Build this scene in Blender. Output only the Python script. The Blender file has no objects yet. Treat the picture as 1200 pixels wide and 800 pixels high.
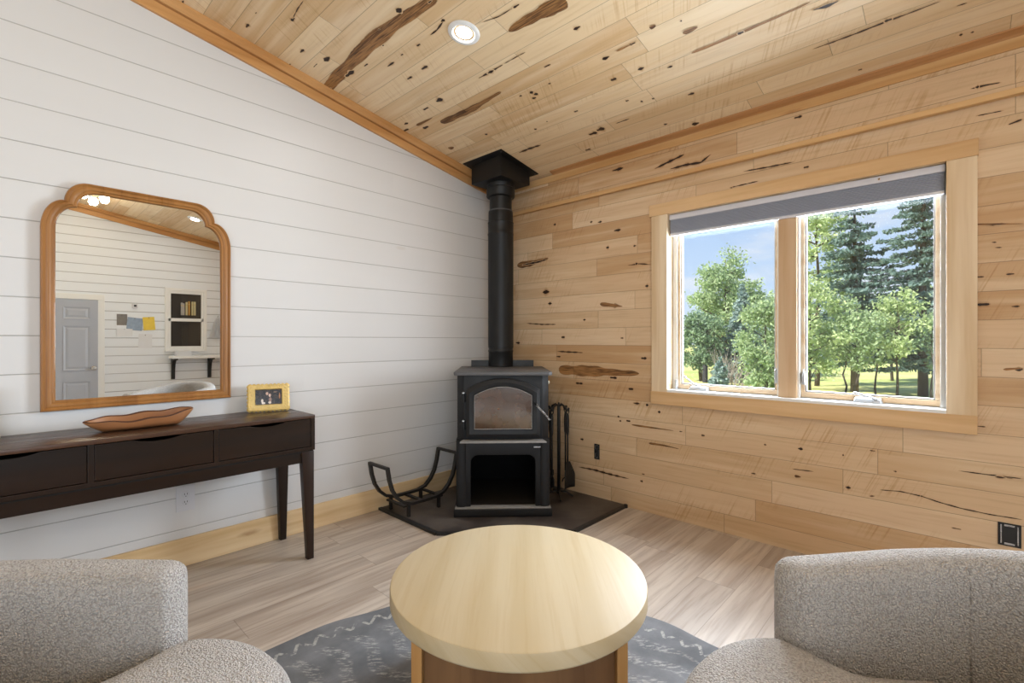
import bpy, bmesh, math, random
from mathutils import Vector, Matrix
random.seed(11)
R = math.radians
PI = math.pi
COL = bpy.context.scene.collection
scene = bpy.context.scene

# ------------------------------------------------------------------ helpers
def link(o, parent=None):
    COL.objects.link(o)
    if parent is not None:
        o.parent = parent
    return o

def tag(o, label=None, cat=None, group=None, kind=None):
    if label: o['label'] = label
    if cat: o['category'] = cat
    if group: o['group'] = group
    if kind: o['kind'] = kind
    return o

def empty(name, loc=(0, 0, 0), rz=0.0, label=None, cat=None, group=None, kind=None):
    o = bpy.data.objects.new(name, None)
    o.empty_display_size = 0.1
    o.location = loc
    o.rotation_euler = (0, 0, rz)
    link(o)
    return tag(o, label, cat, group, kind)

def mesh_obj(name, bm, mat, parent=None, smooth=False, angle=None):
    me = bpy.data.meshes.new(name)
    bmesh.ops.recalc_face_normals(bm, faces=bm.faces)
    bm.to_mesh(me)
    bm.free()
    for m in (mat if isinstance(mat, (list, tuple)) else [mat]):
        me.materials.append(m)
    if smooth or angle:
        for p in me.polygons: p.use_smooth = True
        if angle:
            try: me.set_sharp_from_angle(angle=R(angle))
            except Exception: pass
    o = bpy.data.objects.new(name, me)
    return link(o, parent)

def BM():
    return bmesh.new()

def merge(dst, src):
    me = bpy.data.meshes.new('tmp')
    src.to_mesh(me)
    src.free()
    dst.from_mesh(me)
    bpy.data.meshes.remove(me)

def box(bm, x0, x1, y0, y1, z0, z1, bev=0.0, seg=2, M=None):
    t = BM()
    r = bmesh.ops.create_cube(t, size=1.0)
    for v in t.verts:
        v.co = Vector((x0 + (v.co.x + .5) * (x1 - x0), y0 + (v.co.y + .5) * (y1 - y0), z0 + (v.co.z + .5) * (z1 - z0)))
    if bev > 0:
        bmesh.ops.bevel(t, geom=list(t.edges), offset=bev, segments=seg, profile=.6, affect='EDGES')
    if M is not None:
        bmesh.ops.transform(t, matrix=M, verts=t.verts)
    merge(bm, t)

def hexa(bm, pts, bev=0.0, seg=2):
    """eight corners: bottom four (ccw), top four (ccw)"""
    t = BM()
    v = [t.verts.new(p) for p in pts]
    for f in ((3, 2, 1, 0), (4, 5, 6, 7), (0, 1, 5, 4), (1, 2, 6, 5), (2, 3, 7, 6), (3, 0, 4, 7)):
        t.faces.new([v[i] for i in f])
    if bev > 0:
        bmesh.ops.bevel(t, geom=list(t.edges), offset=bev, segments=seg, profile=.6, affect='EDGES')
    merge(bm, t)

def prism(bm, pts2, fn, d0, d1, bev=0.0):
    """extrude outline pts2 between depths d0 and d1; fn(a, b, d) -> xyz"""
    t = BM()
    A = [t.verts.new(fn(a, b, d0)) for a, b in pts2]
    B = [t.verts.new(fn(a, b, d1)) for a, b in pts2]
    n = len(pts2)
    t.faces.new(A)
    t.faces.new(B[::-1])
    for i in range(n):
        t.faces.new((A[i], B[i], B[(i + 1) % n], A[(i + 1) % n]))
    bmesh.ops.recalc_face_normals(t, faces=t.faces)
    if bev > 0:
        ed = [e for e in t.edges if len(e.link_faces) == 2 and e.calc_face_angle(0) > .5]
        bmesh.ops.bevel(t, geom=ed, offset=bev, segments=2, profile=.6, affect='EDGES')
    merge(bm, t)

def ring_prism(bm, outer, inner, fn, d0, d1):
    """plate with a hole; outer and inner have the same count"""
    n = len(outer)
    V = [[bm.verts.new(fn(a, b, d)) for a, b in L] for L, d in ((outer, d0), (inner, d0), (outer, d1), (inner, d1))]
    for i in range(n):
        j = (i + 1) % n
        bm.faces.new((V[0][i], V[0][j], V[1][j], V[1][i]))
        bm.faces.new((V[2][i], V[3][i], V[3][j], V[2][j]))
        bm.faces.new((V[0][i], V[2][i], V[2][j], V[0][j]))
        bm.faces.new((V[1][i], V[1][j], V[3][j], V[3][i]))

def tube(bm, pts, r, n=10, caps=True, rfn=None):
    pts = [Vector(p) for p in pts]
    rings = []
    up = None
    for i, p in enumerate(pts):
        a = pts[max(0, i - 1)]; b = pts[min(len(pts) - 1, i + 1)]
        t = (b - a).normalized()
        if up is None:
            up = Vector((0, 0, 1)) if abs(t.z) < .9 else Vector((1, 0, 0))
        s = t.cross(up)
        if s.length < 1e-4:
            s = t.cross(Vector((0, 1, 0)))
        s.normalize()
        up = s.cross(t).normalized()
        rr = rfn(i) if rfn else r
        rings.append([bm.verts.new(p + s * (rr * math.cos(2 * PI * k / n)) + up * (rr * math.sin(2 * PI * k / n))) for k in range(n)])
    for A, B in zip(rings, rings[1:]):
        for k in range(n):
            bm.faces.new((A[k], A[(k + 1) % n], B[(k + 1) % n], B[k]))
    if caps:
        bm.faces.new(rings[0][::-1]); bm.faces.new(rings[-1])

def bar(bm, pts, w, h, side=Vector((0, 1, 0))):
    """square-section bar along pts; w across side, h across the third axis"""
    pts = [Vector(p) for p in pts]
    rings = []
    for i, p in enumerate(pts):
        a = pts[max(0, i - 1)]; b = pts[min(len(pts) - 1, i + 1)]
        t = (b - a).normalized()
        s = side - t * side.dot(t)
        s.normalize()
        u = s.cross(t).normalized()
        rings.append([bm.verts.new(p + s * (w / 2 * i1) + u * (h / 2 * i2)) for i1, i2 in ((1, 1), (-1, 1), (-1, -1), (1, -1))])
    for A, B in zip(rings, rings[1:]):
        for k in range(4):
            bm.faces.new((A[k], A[(k + 1) % 4], B[(k + 1) % 4], B[k]))
    bm.faces.new(rings[0][::-1]); bm.faces.new(rings[-1])

def lathe(bm, prof, n=48, center=(0, 0, 0), M=None):
    """prof: list of (r, z); ends with r == 0 are closed"""
    t = BM()
    rings = []
    for r, z in prof:
        if r <= 1e-6:
            rings.append([t.verts.new((center[0], center[1], center[2] + z))])
        else:
            rings.append([t.verts.new((center[0] + r * math.cos(2 * PI * k / n), center[1] + r * math.sin(2 * PI * k / n), center[2] + z)) for k in range(n)])
    for A, B in zip(rings, rings[1:]):
        if len(A) == 1 and len(B) == 1: continue
        for k in range(n):
            j = (k + 1) % n
            if len(A) == 1: t.faces.new((A[0], B[j], B[k]))
            elif len(B) == 1: t.faces.new((A[k], A[j], B[0]))
            else: t.faces.new((A[k], A[j], B[j], B[k]))
    if M is not None:
        bmesh.ops.transform(t, matrix=M, verts=t.verts)
    merge(bm, t)

def loft(bm, rings, closed=True, cap0=False, cap1=False):
    V = [[bm.verts.new(p) for p in r] for r in rings]
    for A, B in zip(V, V[1:]):
        n = len(A)
        for k in range(n if closed else n - 1):
            j = (k + 1) % n
            bm.faces.new((A[k], A[j], B[j], B[k]))
    if cap0: bm.faces.new(V[0][::-1])
    if cap1: bm.faces.new(V[-1])
    return V

def fan(bm, ring, c):
    cv = bm.verts.new(c)
    for i in range(len(ring)):
        bm.faces.new((ring[i], ring[(i + 1) % len(ring)], cv))

# ------------------------------------------------------------------ materials
def srgb(r, g, b):
    f = lambda c: (c / 255 / 12.92) if c / 255 <= .04045 else ((c / 255 + .055) / 1.055) ** 2.4
    return (f(r), f(g), f(b), 1.0)

class NT:
    def __init__(self, name):
        self.m = bpy.data.materials.new(name)
        self.m.use_nodes = True
        self.t = self.m.node_tree
        self.bsdf = self.t.nodes['Principled BSDF']
        self.out = self.t.nodes['Material Output']
    def n(self, typ, **kw):
        nd = self.t.nodes.new(typ)
        for k, v in kw.items():
            setattr(nd, k, v)
        return nd
    def put(self, sock, v):
        if isinstance(v, bpy.types.NodeSocket):
            self.t.links.new(v, sock)
        elif v is not None:
            sock.default_value = v
    def math(self, op, a, b=None, c=None, clamp=False):
        nd = self.n('ShaderNodeMath', operation=op)
        nd.use_clamp = clamp
        self.put(nd.inputs[0], a)
        if b is not None: self.put(nd.inputs[1], b)
        if c is not None: self.put(nd.inputs[2], c)
        return nd.outputs[0]
    def coords(self):
        tc = self.n('ShaderNodeTexCoord')
        sp = self.n('ShaderNodeSeparateXYZ')
        self.t.links.new(tc.outputs['Object'], sp.inputs[0])
        return sp.outputs
    def vec(self, x, y, z=0.0):
        nd = self.n('ShaderNodeCombineXYZ')
        for s, v in zip(nd.inputs, (x, y, z)): self.put(s, v)
        return nd.outputs[0]
    def noise(self, vec, scale=1.0, detail=3.0, rough=.55, dist=0.0, dims='3D', w=None):
        nd = self.n('ShaderNodeTexNoise', noise_dimensions=dims)
        self.put(nd.inputs['Vector'], vec)
        nd.inputs['Scale'].default_value = scale
        nd.inputs['Detail'].default_value = detail
        nd.inputs['Roughness'].default_value = rough
        nd.inputs['Distortion'].default_value = dist
        return nd.outputs[0]
    def white(self, vec):
        nd = self.n('ShaderNodeTexWhiteNoise', noise_dimensions='3D')
        self.put(nd.inputs[0], vec)
        return nd.outputs[0]
    def voro(self, vec, scale, feature='F1', rnd=1.0):
        nd = self.n('ShaderNodeTexVoronoi', feature=feature)
        self.put(nd.inputs['Vector'], vec)
        nd.inputs['Scale'].default_value = scale
        nd.inputs['Randomness'].default_value = rnd
        return nd.outputs
    def ramp(self, fac, stops, interp='LINEAR'):
        nd = self.n('ShaderNodeValToRGB')
        cr = nd.color_ramp
        cr.interpolation = interp
        while len(cr.elements) < len(stops): cr.elements.new(.5)
        for e, (p, c) in zip(cr.elements, stops):
            e.position = p; e.color = c
        self.put(nd.inputs[0], fac)
        return nd.outputs[0]
    def rng(self, v, a, b, c=0.0, d=1.0, smooth=True):
        nd = self.n('ShaderNodeMapRange')
        nd.interpolation_type = 'SMOOTHSTEP' if smooth else 'LINEAR'
        self.put(nd.inputs[0], v)
        for i, x in zip((1, 2, 3, 4), (a, b, c, d)): nd.inputs[i].default_value = x
        return nd.outputs[0]
    def mix(self, fac, a, b, blend='MIX'):
        nd = self.n('ShaderNodeMix', data_type='RGBA', blend_type=blend)
        self.put(nd.inputs[0], fac)
        self.put(nd.inputs[6], a)
        self.put(nd.inputs[7], b)
        return nd.outputs[2]
    def bump(self, h, strength=.3, dist=.002):
        nd = self.n('ShaderNodeBump')
        nd.inputs['Strength'].default_value = strength
        nd.inputs['Distance'].default_value = dist
        self.put(nd.inputs['Height'], h)
        self.t.links.new(nd.outputs[0], self.bsdf.inputs['Normal'])
    def done(self, col=None, rough=None, metal=None, spec=None):
        b = self.bsdf.inputs
        self.put(b['Base Color'], col)
        if rough is not None: self.put(b['Roughness'], rough)
        if metal is not None: self.put(b['Metallic'], metal)
        if spec is not None: b['Specular IOR Level'].default_value = spec
        return self.m

def plain(name, col, rough=.5, metal=0.0, var=.12, scale=14.0, bump=0.0, bscale=200.0, spec=None):
    k = NT(name)
    tc = k.n('ShaderNodeTexCoord').outputs['Object']
    f = k.noise(tc, scale, 4)
    dark = tuple(c * (1 - var) for c in col[:3]) + (1,)
    lite = tuple(min(1, c * (1 + var)) for c in col[:3]) + (1,)
    c = k.mix(f, dark, lite)
    if bump > 0:
        k.bump(k.noise(tc, bscale, 3), bump, .001)
    rr = k.rng(f, .3, .7, max(0, rough - .05), min(1, rough + .05))
    return k.done(c, rr, metal, spec)

def wood_grain(k, u, v, w, su=3.0, sv=60.0):
    """fine grain running along u"""
    warp = k.noise(k.vec(k.math('MULTIPLY', u, 1.2), k.math('MULTIPLY', v, 7.0), w), 1.0, 2)
    vv = k.math('ADD', v, k.math('MULTIPLY', warp, .05))
    g1 = k.noise(k.vec(k.math('MULTIPLY', u, su), k.math('MULTIPLY', vv, sv), w), 1.0, 5, .6)
    g2 = k.noise(k.vec(k.math('MULTIPLY', u, su * .35), k.math('MULTIPLY', vv, sv * .22), w), 1.0, 3, .5)
    return g1, g2

def knotty_planks(name, ua, va, pitch, off, vscale=1.0, cols=None, rough=.5, saw=.5, offset_v=0.0):
    """knotty hickory-like boards along axis ua, rows across va; reads the mesh attribute 'knot'"""
    k = NT(name)
    s = k.coords()
    u = s['XYZ'.index(ua)]
    v = s['XYZ'.index(va)]
    if vscale != 1.0: v = k.math('MULTIPLY', v, vscale)
    rv = k.math('DIVIDE', k.math('SUBTRACT', v, off), pitch)
    row = k.math('FLOOR', rv)
    fv = k.math('SUBTRACT', rv, row)
    rr = k.white(k.vec(row, 3.7, 1.3))
    L = k.math('ADD', k.math('MULTIPLY', rr, .55), .75)
    ru = k.math('ADD', k.math('DIVIDE', u, L), k.math('MULTIPLY', rr, 17.3))
    bi = k.math('FLOOR', ru)
    fu = k.math('SUBTRACT', ru, bi)
    rb = k.white(k.vec(bi, row, 9.1))
    rb2 = k.white(k.vec(bi, row, 4.4))
    g1, g2 = wood_grain(k, u, v, k.math('MULTIPLY', rb, 40.0))
    a, b, c, d = cols
    base = k.mix(rb, a, b)
    base = k.mix(k.rng(rb2, .62, .95, 0, .75), base, c)
    base = k.mix(k.rng(g2, .42, .75, 0, .55), base, d)
    dk = k.mix(1.0, base, (.80, .74, .68, 1), 'MULTIPLY')
    base = k.mix(k.rng(g1, .45, .75, 0, .55), base, dk)
    # rough-sawn strokes across some boards
    sw = k.noise(k.vec(k.math('ADD', k.math('MULTIPLY', u, 85.0), k.math('MULTIPLY', v, 38.0)), k.math('MULTIPLY', v, 2.0), rb), 1.0, 2)
    patch = k.noise(k.vec(k.math('MULTIPLY', u, 2.2), k.math('MULTIPLY', v, 5.0), k.math('MULTIPLY', rb, 11.0)), 1.0, 2)
    swm = k.math('MULTIPLY', k.rng(sw, .5, .7), k.math('MULTIPLY', k.rng(patch, .46, .66), saw))
    base = k.mix(swm, base, k.mix(1.0, base, (.82, .73, .62, 1), 'MULTIPLY'))
    # small scattered pin knots
    kv = k.vec(k.math('MULTIPLY', u, 1.6), k.math('MULTIPLY', v, 6.2), 0.0)
    vo = k.voro(kv, 1.0)
    kr = k.white(k.vec(k.math('MULTIPLY', bi, 1.0), row, 7.7))
    kn = k.noise(k.vec(k.math('MULTIPLY', u, 26.0), k.math('MULTIPLY', v, 70.0), 2.0), 1.0, 3)
    kd = k.math('ADD', vo['Distance'], k.math('MULTIPLY', kn, .09))
    pin = k.math('MULTIPLY', k.rng(kd, .062, .10, 1, 0), k.rng(kr, .80, .84))
    base = k.mix(k.math('MULTIPLY', pin, .85), base, srgb(58, 34, 20))
    # explicit knots, cracks and heartwood streaks modelled into the mesh
    at = k.n('ShaderNodeAttribute', attribute_name='knot')
    sp = k.n('ShaderNodeSeparateColor')
    k.t.links.new(at.outputs['Color'], sp.inputs[0])
    n2 = k.noise(k.vec(k.math('MULTIPLY', u, 45.0), k.math('MULTIPLY', v, 150.0), 1.0), 1.0, 3)
    n3 = k.noise(k.vec(k.math('MULTIPLY', u, 9.0), k.math('MULTIPLY', v, 150.0), 5.0), 1.0, 4)
    kb = k.rng(k.math('ADD', sp.outputs[0], k.math('MULTIPLY', k.math('SUBTRACT', n2, .5), .7)), .38, .6)
    kh = k.rng(k.math('ADD', sp.outputs[1], k.math('MULTIPLY', k.math('SUBTRACT', n2, .5), .25)), .05, .3)
    kst = k.rng(sp.outputs[0], .0, .42, 0, .75)
    heart = k.mix(k.rng(k.math('ADD', k.math('MULTIPLY', n3, .6), k.math('MULTIPLY', g2, .4)), .36, .62), srgb(74, 44, 22), srgb(172, 124, 74))
    base = k.mix(kh, base, heart)
    base = k.mix(kst, base, k.mix(1.0, base, (.70, .56, .42, 1), 'MULTIPLY'))
    base = k.mix(kb, base, srgb(40, 22, 14))
    # joints
    ev = k.math('MINIMUM', fv, k.math('SUBTRACT', 1.0, fv))
    eu = k.math('MULTIPLY', k.math('MINIMUM', fu, k.math('SUBTRACT', 1.0, fu)), k.math('DIVIDE', L, pitch))
    e = k.math('MINIMUM', ev, eu)
    seam = k.rng(e, .004, .016, .55, 0)
    base = k.mix(seam, base, srgb(92, 62, 38))
    h = k.math('ADD', k.math('MULTIPLY', k.rng(e, 0, .02), 1.0), k.math('ADD', k.math('MULTIPLY', g1, .12), k.math('MULTIPLY', swm, -.15)))
    k.bump(h, .35, .0015)
    return k.done(base, k.rng(g1, .3, .8, rough - .06, rough + .1), spec=.35)

def pine(name, ua, va, col, rough=.5, knots=True, dark=(.78, .68, .55, 1), knot_density=.5):
    k = NT(name)
    s = k.coords()
    u = s['XYZ'.index(ua)]; v = s['XYZ'.index(va)]
    w = s[[i for i in range(3) if 'XYZ'[i] not in (ua, va)][0]]
    vv = k.math('ADD', v, k.math('MULTIPLY', w, 1.0))
    g1, g2 = wood_grain(k, u, vv, 3.0, 2.0, 45.0)
    c = k.mix(k.rng(g2, .35, .7), col, k.mix(1.0, col, dark, 'MULTIPLY'))
    c = k.mix(k.rng(g1, .45, .75, 0, .5), c, k.mix(1.0, c, (.86, .78, .68, 1), 'MULTIPLY'))
    if knots:
        vo = k.voro(k.vec(k.math('MULTIPLY', u, 1.9), k.math('MULTIPLY', vv, 7.0), 0.0), 1.0)
        kd = k.math('ADD', vo['Distance'], k.math('MULTIPLY', k.noise(k.vec(k.math('MULTIPLY', u, 30), k.math('MULTIPLY', vv, 60), 0), 1, 2), .06))
        sel = k.rng(k.white(vo['Position']), knot_density, knot_density + .02)
        c = k.mix(k.math('MULTIPLY', k.rng(kd, .07, .20, .6, 0), sel), c, srgb(150, 95, 50))
        c = k.mix(k.math('MULTIPLY', k.rng(kd, .05, .10, .9, 0), sel), c, srgb(82, 48, 26))
    k.bump(g1, .15, .001)
    return k.done(c, rough, spec=.35)

def dark_stain(name, ua, va, c1, c2, rough=.35):
    k = NT(name)
    s = k.coords()
    g1, g2 = wood_grain(k, s['XYZ'.index(ua)], s['XYZ'.index(va)], s[[i for i in range(3) if 'XYZ'[i] not in (ua, va)][0]], 2.2, 40.0)
    c = k.mix(k.rng(g2, .3, .7), c1, c2)
    c = k.mix(k.rng(g1, .5, .75, 0, .5), c, k.mix(1.0, c, (.6, .52, .48, 1), 'MULTIPLY'))
    k.bump(g1, .12, .001)
    return k.done(c, k.rng(g1, .3, .7, rough - .05, rough + .08), spec=.3)

def shiplap(name, ua, pitch, off, col, gap=.018, dark=(.30, .29, .27, 1)):
    k = NT(name)
    s = k.coords()
    u = s['XYZ'.index(ua)]; z = s[2]
    rv = k.math('DIVIDE', k.math('SUBTRACT', z, off), pitch)
    row = k.math('FLOOR', rv)
    fv = k.math('SUBTRACT', rv, row)
    e = k.math('MINIMUM', fv, k.math('SUBTRACT', 1.0, fv))
    rr = k.white(k.vec(row, 1.0, 2.0))
    bi = k.math('FLOOR', k.math('ADD', k.math('DIVIDE', u, 3.6), k.math('MULTIPLY', rr, 7.0)))
    rb = k.white(k.vec(bi, row, 2.0))
    n = k.noise(k.vec(k.math('MULTIPLY', u, 1.3), k.math('MULTIPLY', z, 9.0), rb), 1.0, 4)
    c = k.mix(k.math('MULTIPLY', n, .6), col, tuple(x * .93 for x in col[:3]) + (1,))
    c = k.mix(k.math('MULTIPLY', rb, .25), c, tuple(x * .9 for x in col[:3]) + (1,))
    # faint ghosts of knots under the paint
    vo = k.voro(k.vec(k.math('MULTIPLY', u, 1.5), k.math('MULTIPLY', z, 5.0), 0.0), 1.0)
    sel = k.rng(k.white(vo['Position']), .8, .82)
    c = k.mix(k.math('MULTIPLY', k.rng(vo['Distance'], .03, .09, .22, 0), sel), c, srgb(190, 178, 160))
    seam = k.rng(e, gap * .5, gap, .85, 0)
    fade = k.noise(k.vec(k.math('MULTIPLY', u, .8), row, 0.0), 1.0, 2)
    c = k.mix(k.math('MULTIPLY', seam, k.rng(fade, .3, .7, .55, 1)), c, dark)
    k.bump(k.rng(e, 0, gap * 1.3), .5, .003)
    return k.done(c, .42, spec=.4)

def vinyl_floor():
    k = NT('vinyl_plank_floor')
    s = k.coords()
    u, v = s[0], s[1]
    pitch = .183
    rv = k.math('DIVIDE', v, pitch)
    row = k.math('FLOOR', rv)
    fv = k.math('SUBTRACT', rv, row)
    rr = k.white(k.vec(row, 5.1, .7))
    ru = k.math('ADD', k.math('DIVIDE', u, 1.22), k.math('MULTIPLY', rr, 9.0))
    bi = k.math('FLOOR', ru)
    fu = k.math('SUBTRACT', ru, bi)
    rb = k.white(k.vec(bi, row, 3.3))
    g1, g2 = wood_grain(k, u, v, k.math('MULTIPLY', rb, 30.0), 2.6, 42.0)
    c = k.mix(k.rng(g2, .32, .68), srgb(206, 194, 181), srgb(166, 151, 138))
    c = k.mix(k.math('MULTIPLY', rb, .5), c, srgb(190, 180, 170))
    c = k.mix(k.rng(g1, .42, .72, 0, .55), c, srgb(146, 127, 112))
    pk = k.noise(k.vec(k.math('MULTIPLY', u, 1.1), k.math('MULTIPLY', v, 8.0), k.math('MULTIPLY', rb, 13.0)), 1.0, 3)
    c = k.mix(k.rng(pk, .6, .78, 0, .5), c, srgb(196, 168, 144))
    vo = k.voro(k.vec(k.math('MULTIPLY', u, 2.0), k.math('MULTIPLY', v, 7.0), 0.0), 1.0)
    sel = k.rng(k.white(vo['Position']), .72, .74)
    ringd = k.math('SINE', k.math('MULTIPLY', vo['Distance'], 60.0))
    c = k.mix(k.math('MULTIPLY', k.math('MULTIPLY', k.rng(vo['Distance'], .1, .24, .5, 0), sel), k.rng(ringd, -.4, .8)), c, srgb(104, 84, 68))
    e = k.math('MINIMUM', k.math('MINIMUM', fv, k.math('SUBTRACT', 1.0, fv)), k.math('MULTIPLY', k.math('MINIMUM', fu, k.math('SUBTRACT', 1.0, fu)), 6.6))
    c = k.mix(k.rng(e, .003, .012, .45, 0), c, srgb(96, 78, 62))
    k.bump(k.math('ADD', k.rng(e, 0, .014), k.math('MULTIPLY', g1, .2)), .2, .001)
    return k.done(c, k.rng(g1, .3, .7, .34, .46), spec=.45)

def boucle():
    k = NT('boucle_fabric')
    tc = k.n('ShaderNodeTexCoord').outputs['Object']
    wob = k.n('ShaderNodeTexNoise'); k.put(wob.inputs['Vector'], tc); wob.inputs['Scale'].default_value = 90
    mv = k.n('ShaderNodeVectorMath', operation='MULTIPLY_ADD')
    k.put(mv.inputs[0], wob.outputs['Color']); mv.inputs[1].default_value = (.008, .008, .008); k.put(mv.inputs[2], tc)
    v1 = k.voro(mv.outputs[0], 230.0, 'F1')['Distance']
    n1 = k.noise(tc, 300, 3, .6)
    h = k.math('ADD', k.math('MULTIPLY', v1, -1.2), k.math('MULTIPLY', n1, .7))
    c = k.mix(k.rng(v1, .3, .8), srgb(212, 207, 203), srgb(170, 163, 158))  # darker between the loops: crevice shade put into the colour
    c = k.mix(k.math('MULTIPLY', k.noise(tc, 4, 2), .25), c, srgb(190, 182, 176))
    k.bump(h, 1.0, .006)
    b = k.bsdf.inputs
    b['Sheen Weight'].default_value = .25
    b['Sheen Roughness'].default_value = .5
    return k.done(c, .95, spec=.15)

def rug_mat(cx, cy, rad):
    k = NT('worn_charcoal_rug')
    s = k.coords()
    x = s[0]; y = s[1]
    r = k.math('SQRT', k.math('ADD', k.math('MULTIPLY', x, x), k.math('MULTIPLY', y, y)))
    th = k.math('ARCTAN2', y, x)
    n1 = k.noise(k.vec(x, y, 0), 5.0, 4)
    n2 = k.noise(k.vec(x, y, 0), 90.0, 3, .7)
    n3 = k.noise(k.vec(k.math('MULTIPLY', x, 20), k.math('MULTIPLY', y, 130), 0), 1.0, 3)
    c = k.mix(k.rng(n1, .3, .7), srgb(100, 102, 106), srgb(138, 140, 144))
    c = k.mix(k.math('MULTIPLY', n3, .5), c, srgb(112, 114, 118))
    # border of small pale triangles, broken by wear
    tt = k.math('FRACT', k.math('MULTIPLY', th, 84 / (2 * PI)))
    tri = k.math('MULTIPLY', k.math('ABSOLUTE', k.math('SUBTRACT', tt, .5)), 2.0)
    rb = k.math('DIVIDE', k.math('SUBTRACT', r, rad * .905), rad * .05)
    inband = k.math('MULTIPLY', k.rng(rb, 0, .02), k.rng(rb, .98, 1, 1, 0))
    edge = k.math('ABSOLUTE', k.math('SUBTRACT', tri, rb))
    wear = k.rng(k.noise(k.vec(x, y, 3), 30.0, 3, .7), .42, .56)
    m1 = k.math('MULTIPLY', k.math('MULTIPLY', inband, k.rng(edge, .14, .26, 1, 0)), wear)
    # broken pale hatch lines over the field
    ht = k.math('FRACT', k.math('ADD', k.math('MULTIPLY', x, 9.0), k.math('MULTIPLY', k.math('SINE', k.math('MULTIPLY', y, 20.0)), .25)))
    hm = k.rng(k.math('ABSOLUTE', k.math('SUBTRACT', ht, .5)), .14, .3, 1, 0)
    dash = k.rng(k.noise(k.vec(k.math('MULTIPLY', k.math('ADD', x, y), 75), k.math('MULTIPLY', k.math('SUBTRACT', x, y), 18), 0), 1.0, 3, .7), .48, .60)
    m2 = k.math('MULTIPLY', k.math('MULTIPLY', hm, dash), k.rng(r, rad * .86, rad * .88, 1, 0))
    m = k.math('MULTIPLY', k.math('MAXIMUM', m1, k.math('MULTIPLY', m2, .8)), k.rng(n2, .3, .6, .5, 1))
    c = k.mix(m, c, srgb(176, 176, 172))
    k.bump(n2, .4, .002)
    return k.done(c, .95, spec=.1)

def slate_mat():
    k = NT('slate_tile')
    tc = k.n('ShaderNodeTexCoord').outputs['Object']
    n1 = k.noise(tc, 3.5, 5, .65, .6)
    n2 = k.noise(tc, 22.0, 4)
    c = k.mix(k.rng(n1, .35, .65), srgb(56, 48, 44), srgb(92, 85, 80))
    c = k.mix(k.rng(n2, .55, .75, 0, .4), c, srgb(58, 64, 76))
    k.bump(n2, .3, .002)
    return k.done(c, k.rng(n1, .3, .7, .42, .6))

def glass_mat(name, tint=(1, 1, 1, 1), refl=.09):
    k = NT(name)
    tr = k.n('ShaderNodeBsdfTransparent'); tr.inputs[0].default_value = tint
    gl = k.n('ShaderNodeBsdfGlossy'); gl.inputs['Roughness'].default_value = .02
    lw = k.n('ShaderNodeLayerWeight'); lw.inputs[0].default_value = .25
    f = k.math('ADD', k.math('MULTIPLY', lw.outputs['Fresnel'], .35), refl * .3)
    mx = k.n('ShaderNodeMixShader')
    k.put(mx.inputs[0], f); k.t.links.new(tr.outputs[0], mx.inputs[1]); k.t.links.new(gl.outputs[0], mx.inputs[2])
    k.t.links.new(mx.outputs[0], k.out.inputs[0])
    return k.m

def emit_mat(name, col, strength):
    k = NT(name)
    k.bsdf.inputs['Emission Color'].default_value = col
    k.bsdf.inputs['Emission Strength'].default_value = strength
    n = k.noise(k.n('ShaderNodeTexCoord').outputs['Object'], 3)
    return k.done(k.mix(n, col, tuple(c * .97 for c in col[:3]) + (1,)), .4)

def leaf_mat(name, c1, c2, c3):
    k = NT(name)
    tc = k.n('ShaderNodeTexCoord').outputs['Object']
    n = k.noise(tc, 1.1, 3)
    w = k.white(k.n('ShaderNodeNewGeometry').outputs['Random Per Island']) if False else k.n('ShaderNodeNewGeometry').outputs['Random Per Island']
    c = k.mix(k.rng(n, .3, .7), c1, c2)
    c = k.mix(k.math('MULTIPLY', w, .6), c, c3)
    k.bsdf.inputs['Subsurface Weight'].default_value = 0
    tl = k.n('ShaderNodeBsdfTranslucent'); k.put(tl.inputs[0], c)
    mx = k.n('ShaderNodeMixShader'); mx.inputs[0].default_value = .35
    k.t.links.new(k.bsdf.outputs[0], mx.inputs[1]); k.t.links.new(tl.outputs[0], mx.inputs[2])
    k.t.links.new(mx.outputs[0], k.out.inputs[0])
    k.done(c, .6, spec=.3)
    return k.m

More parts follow.
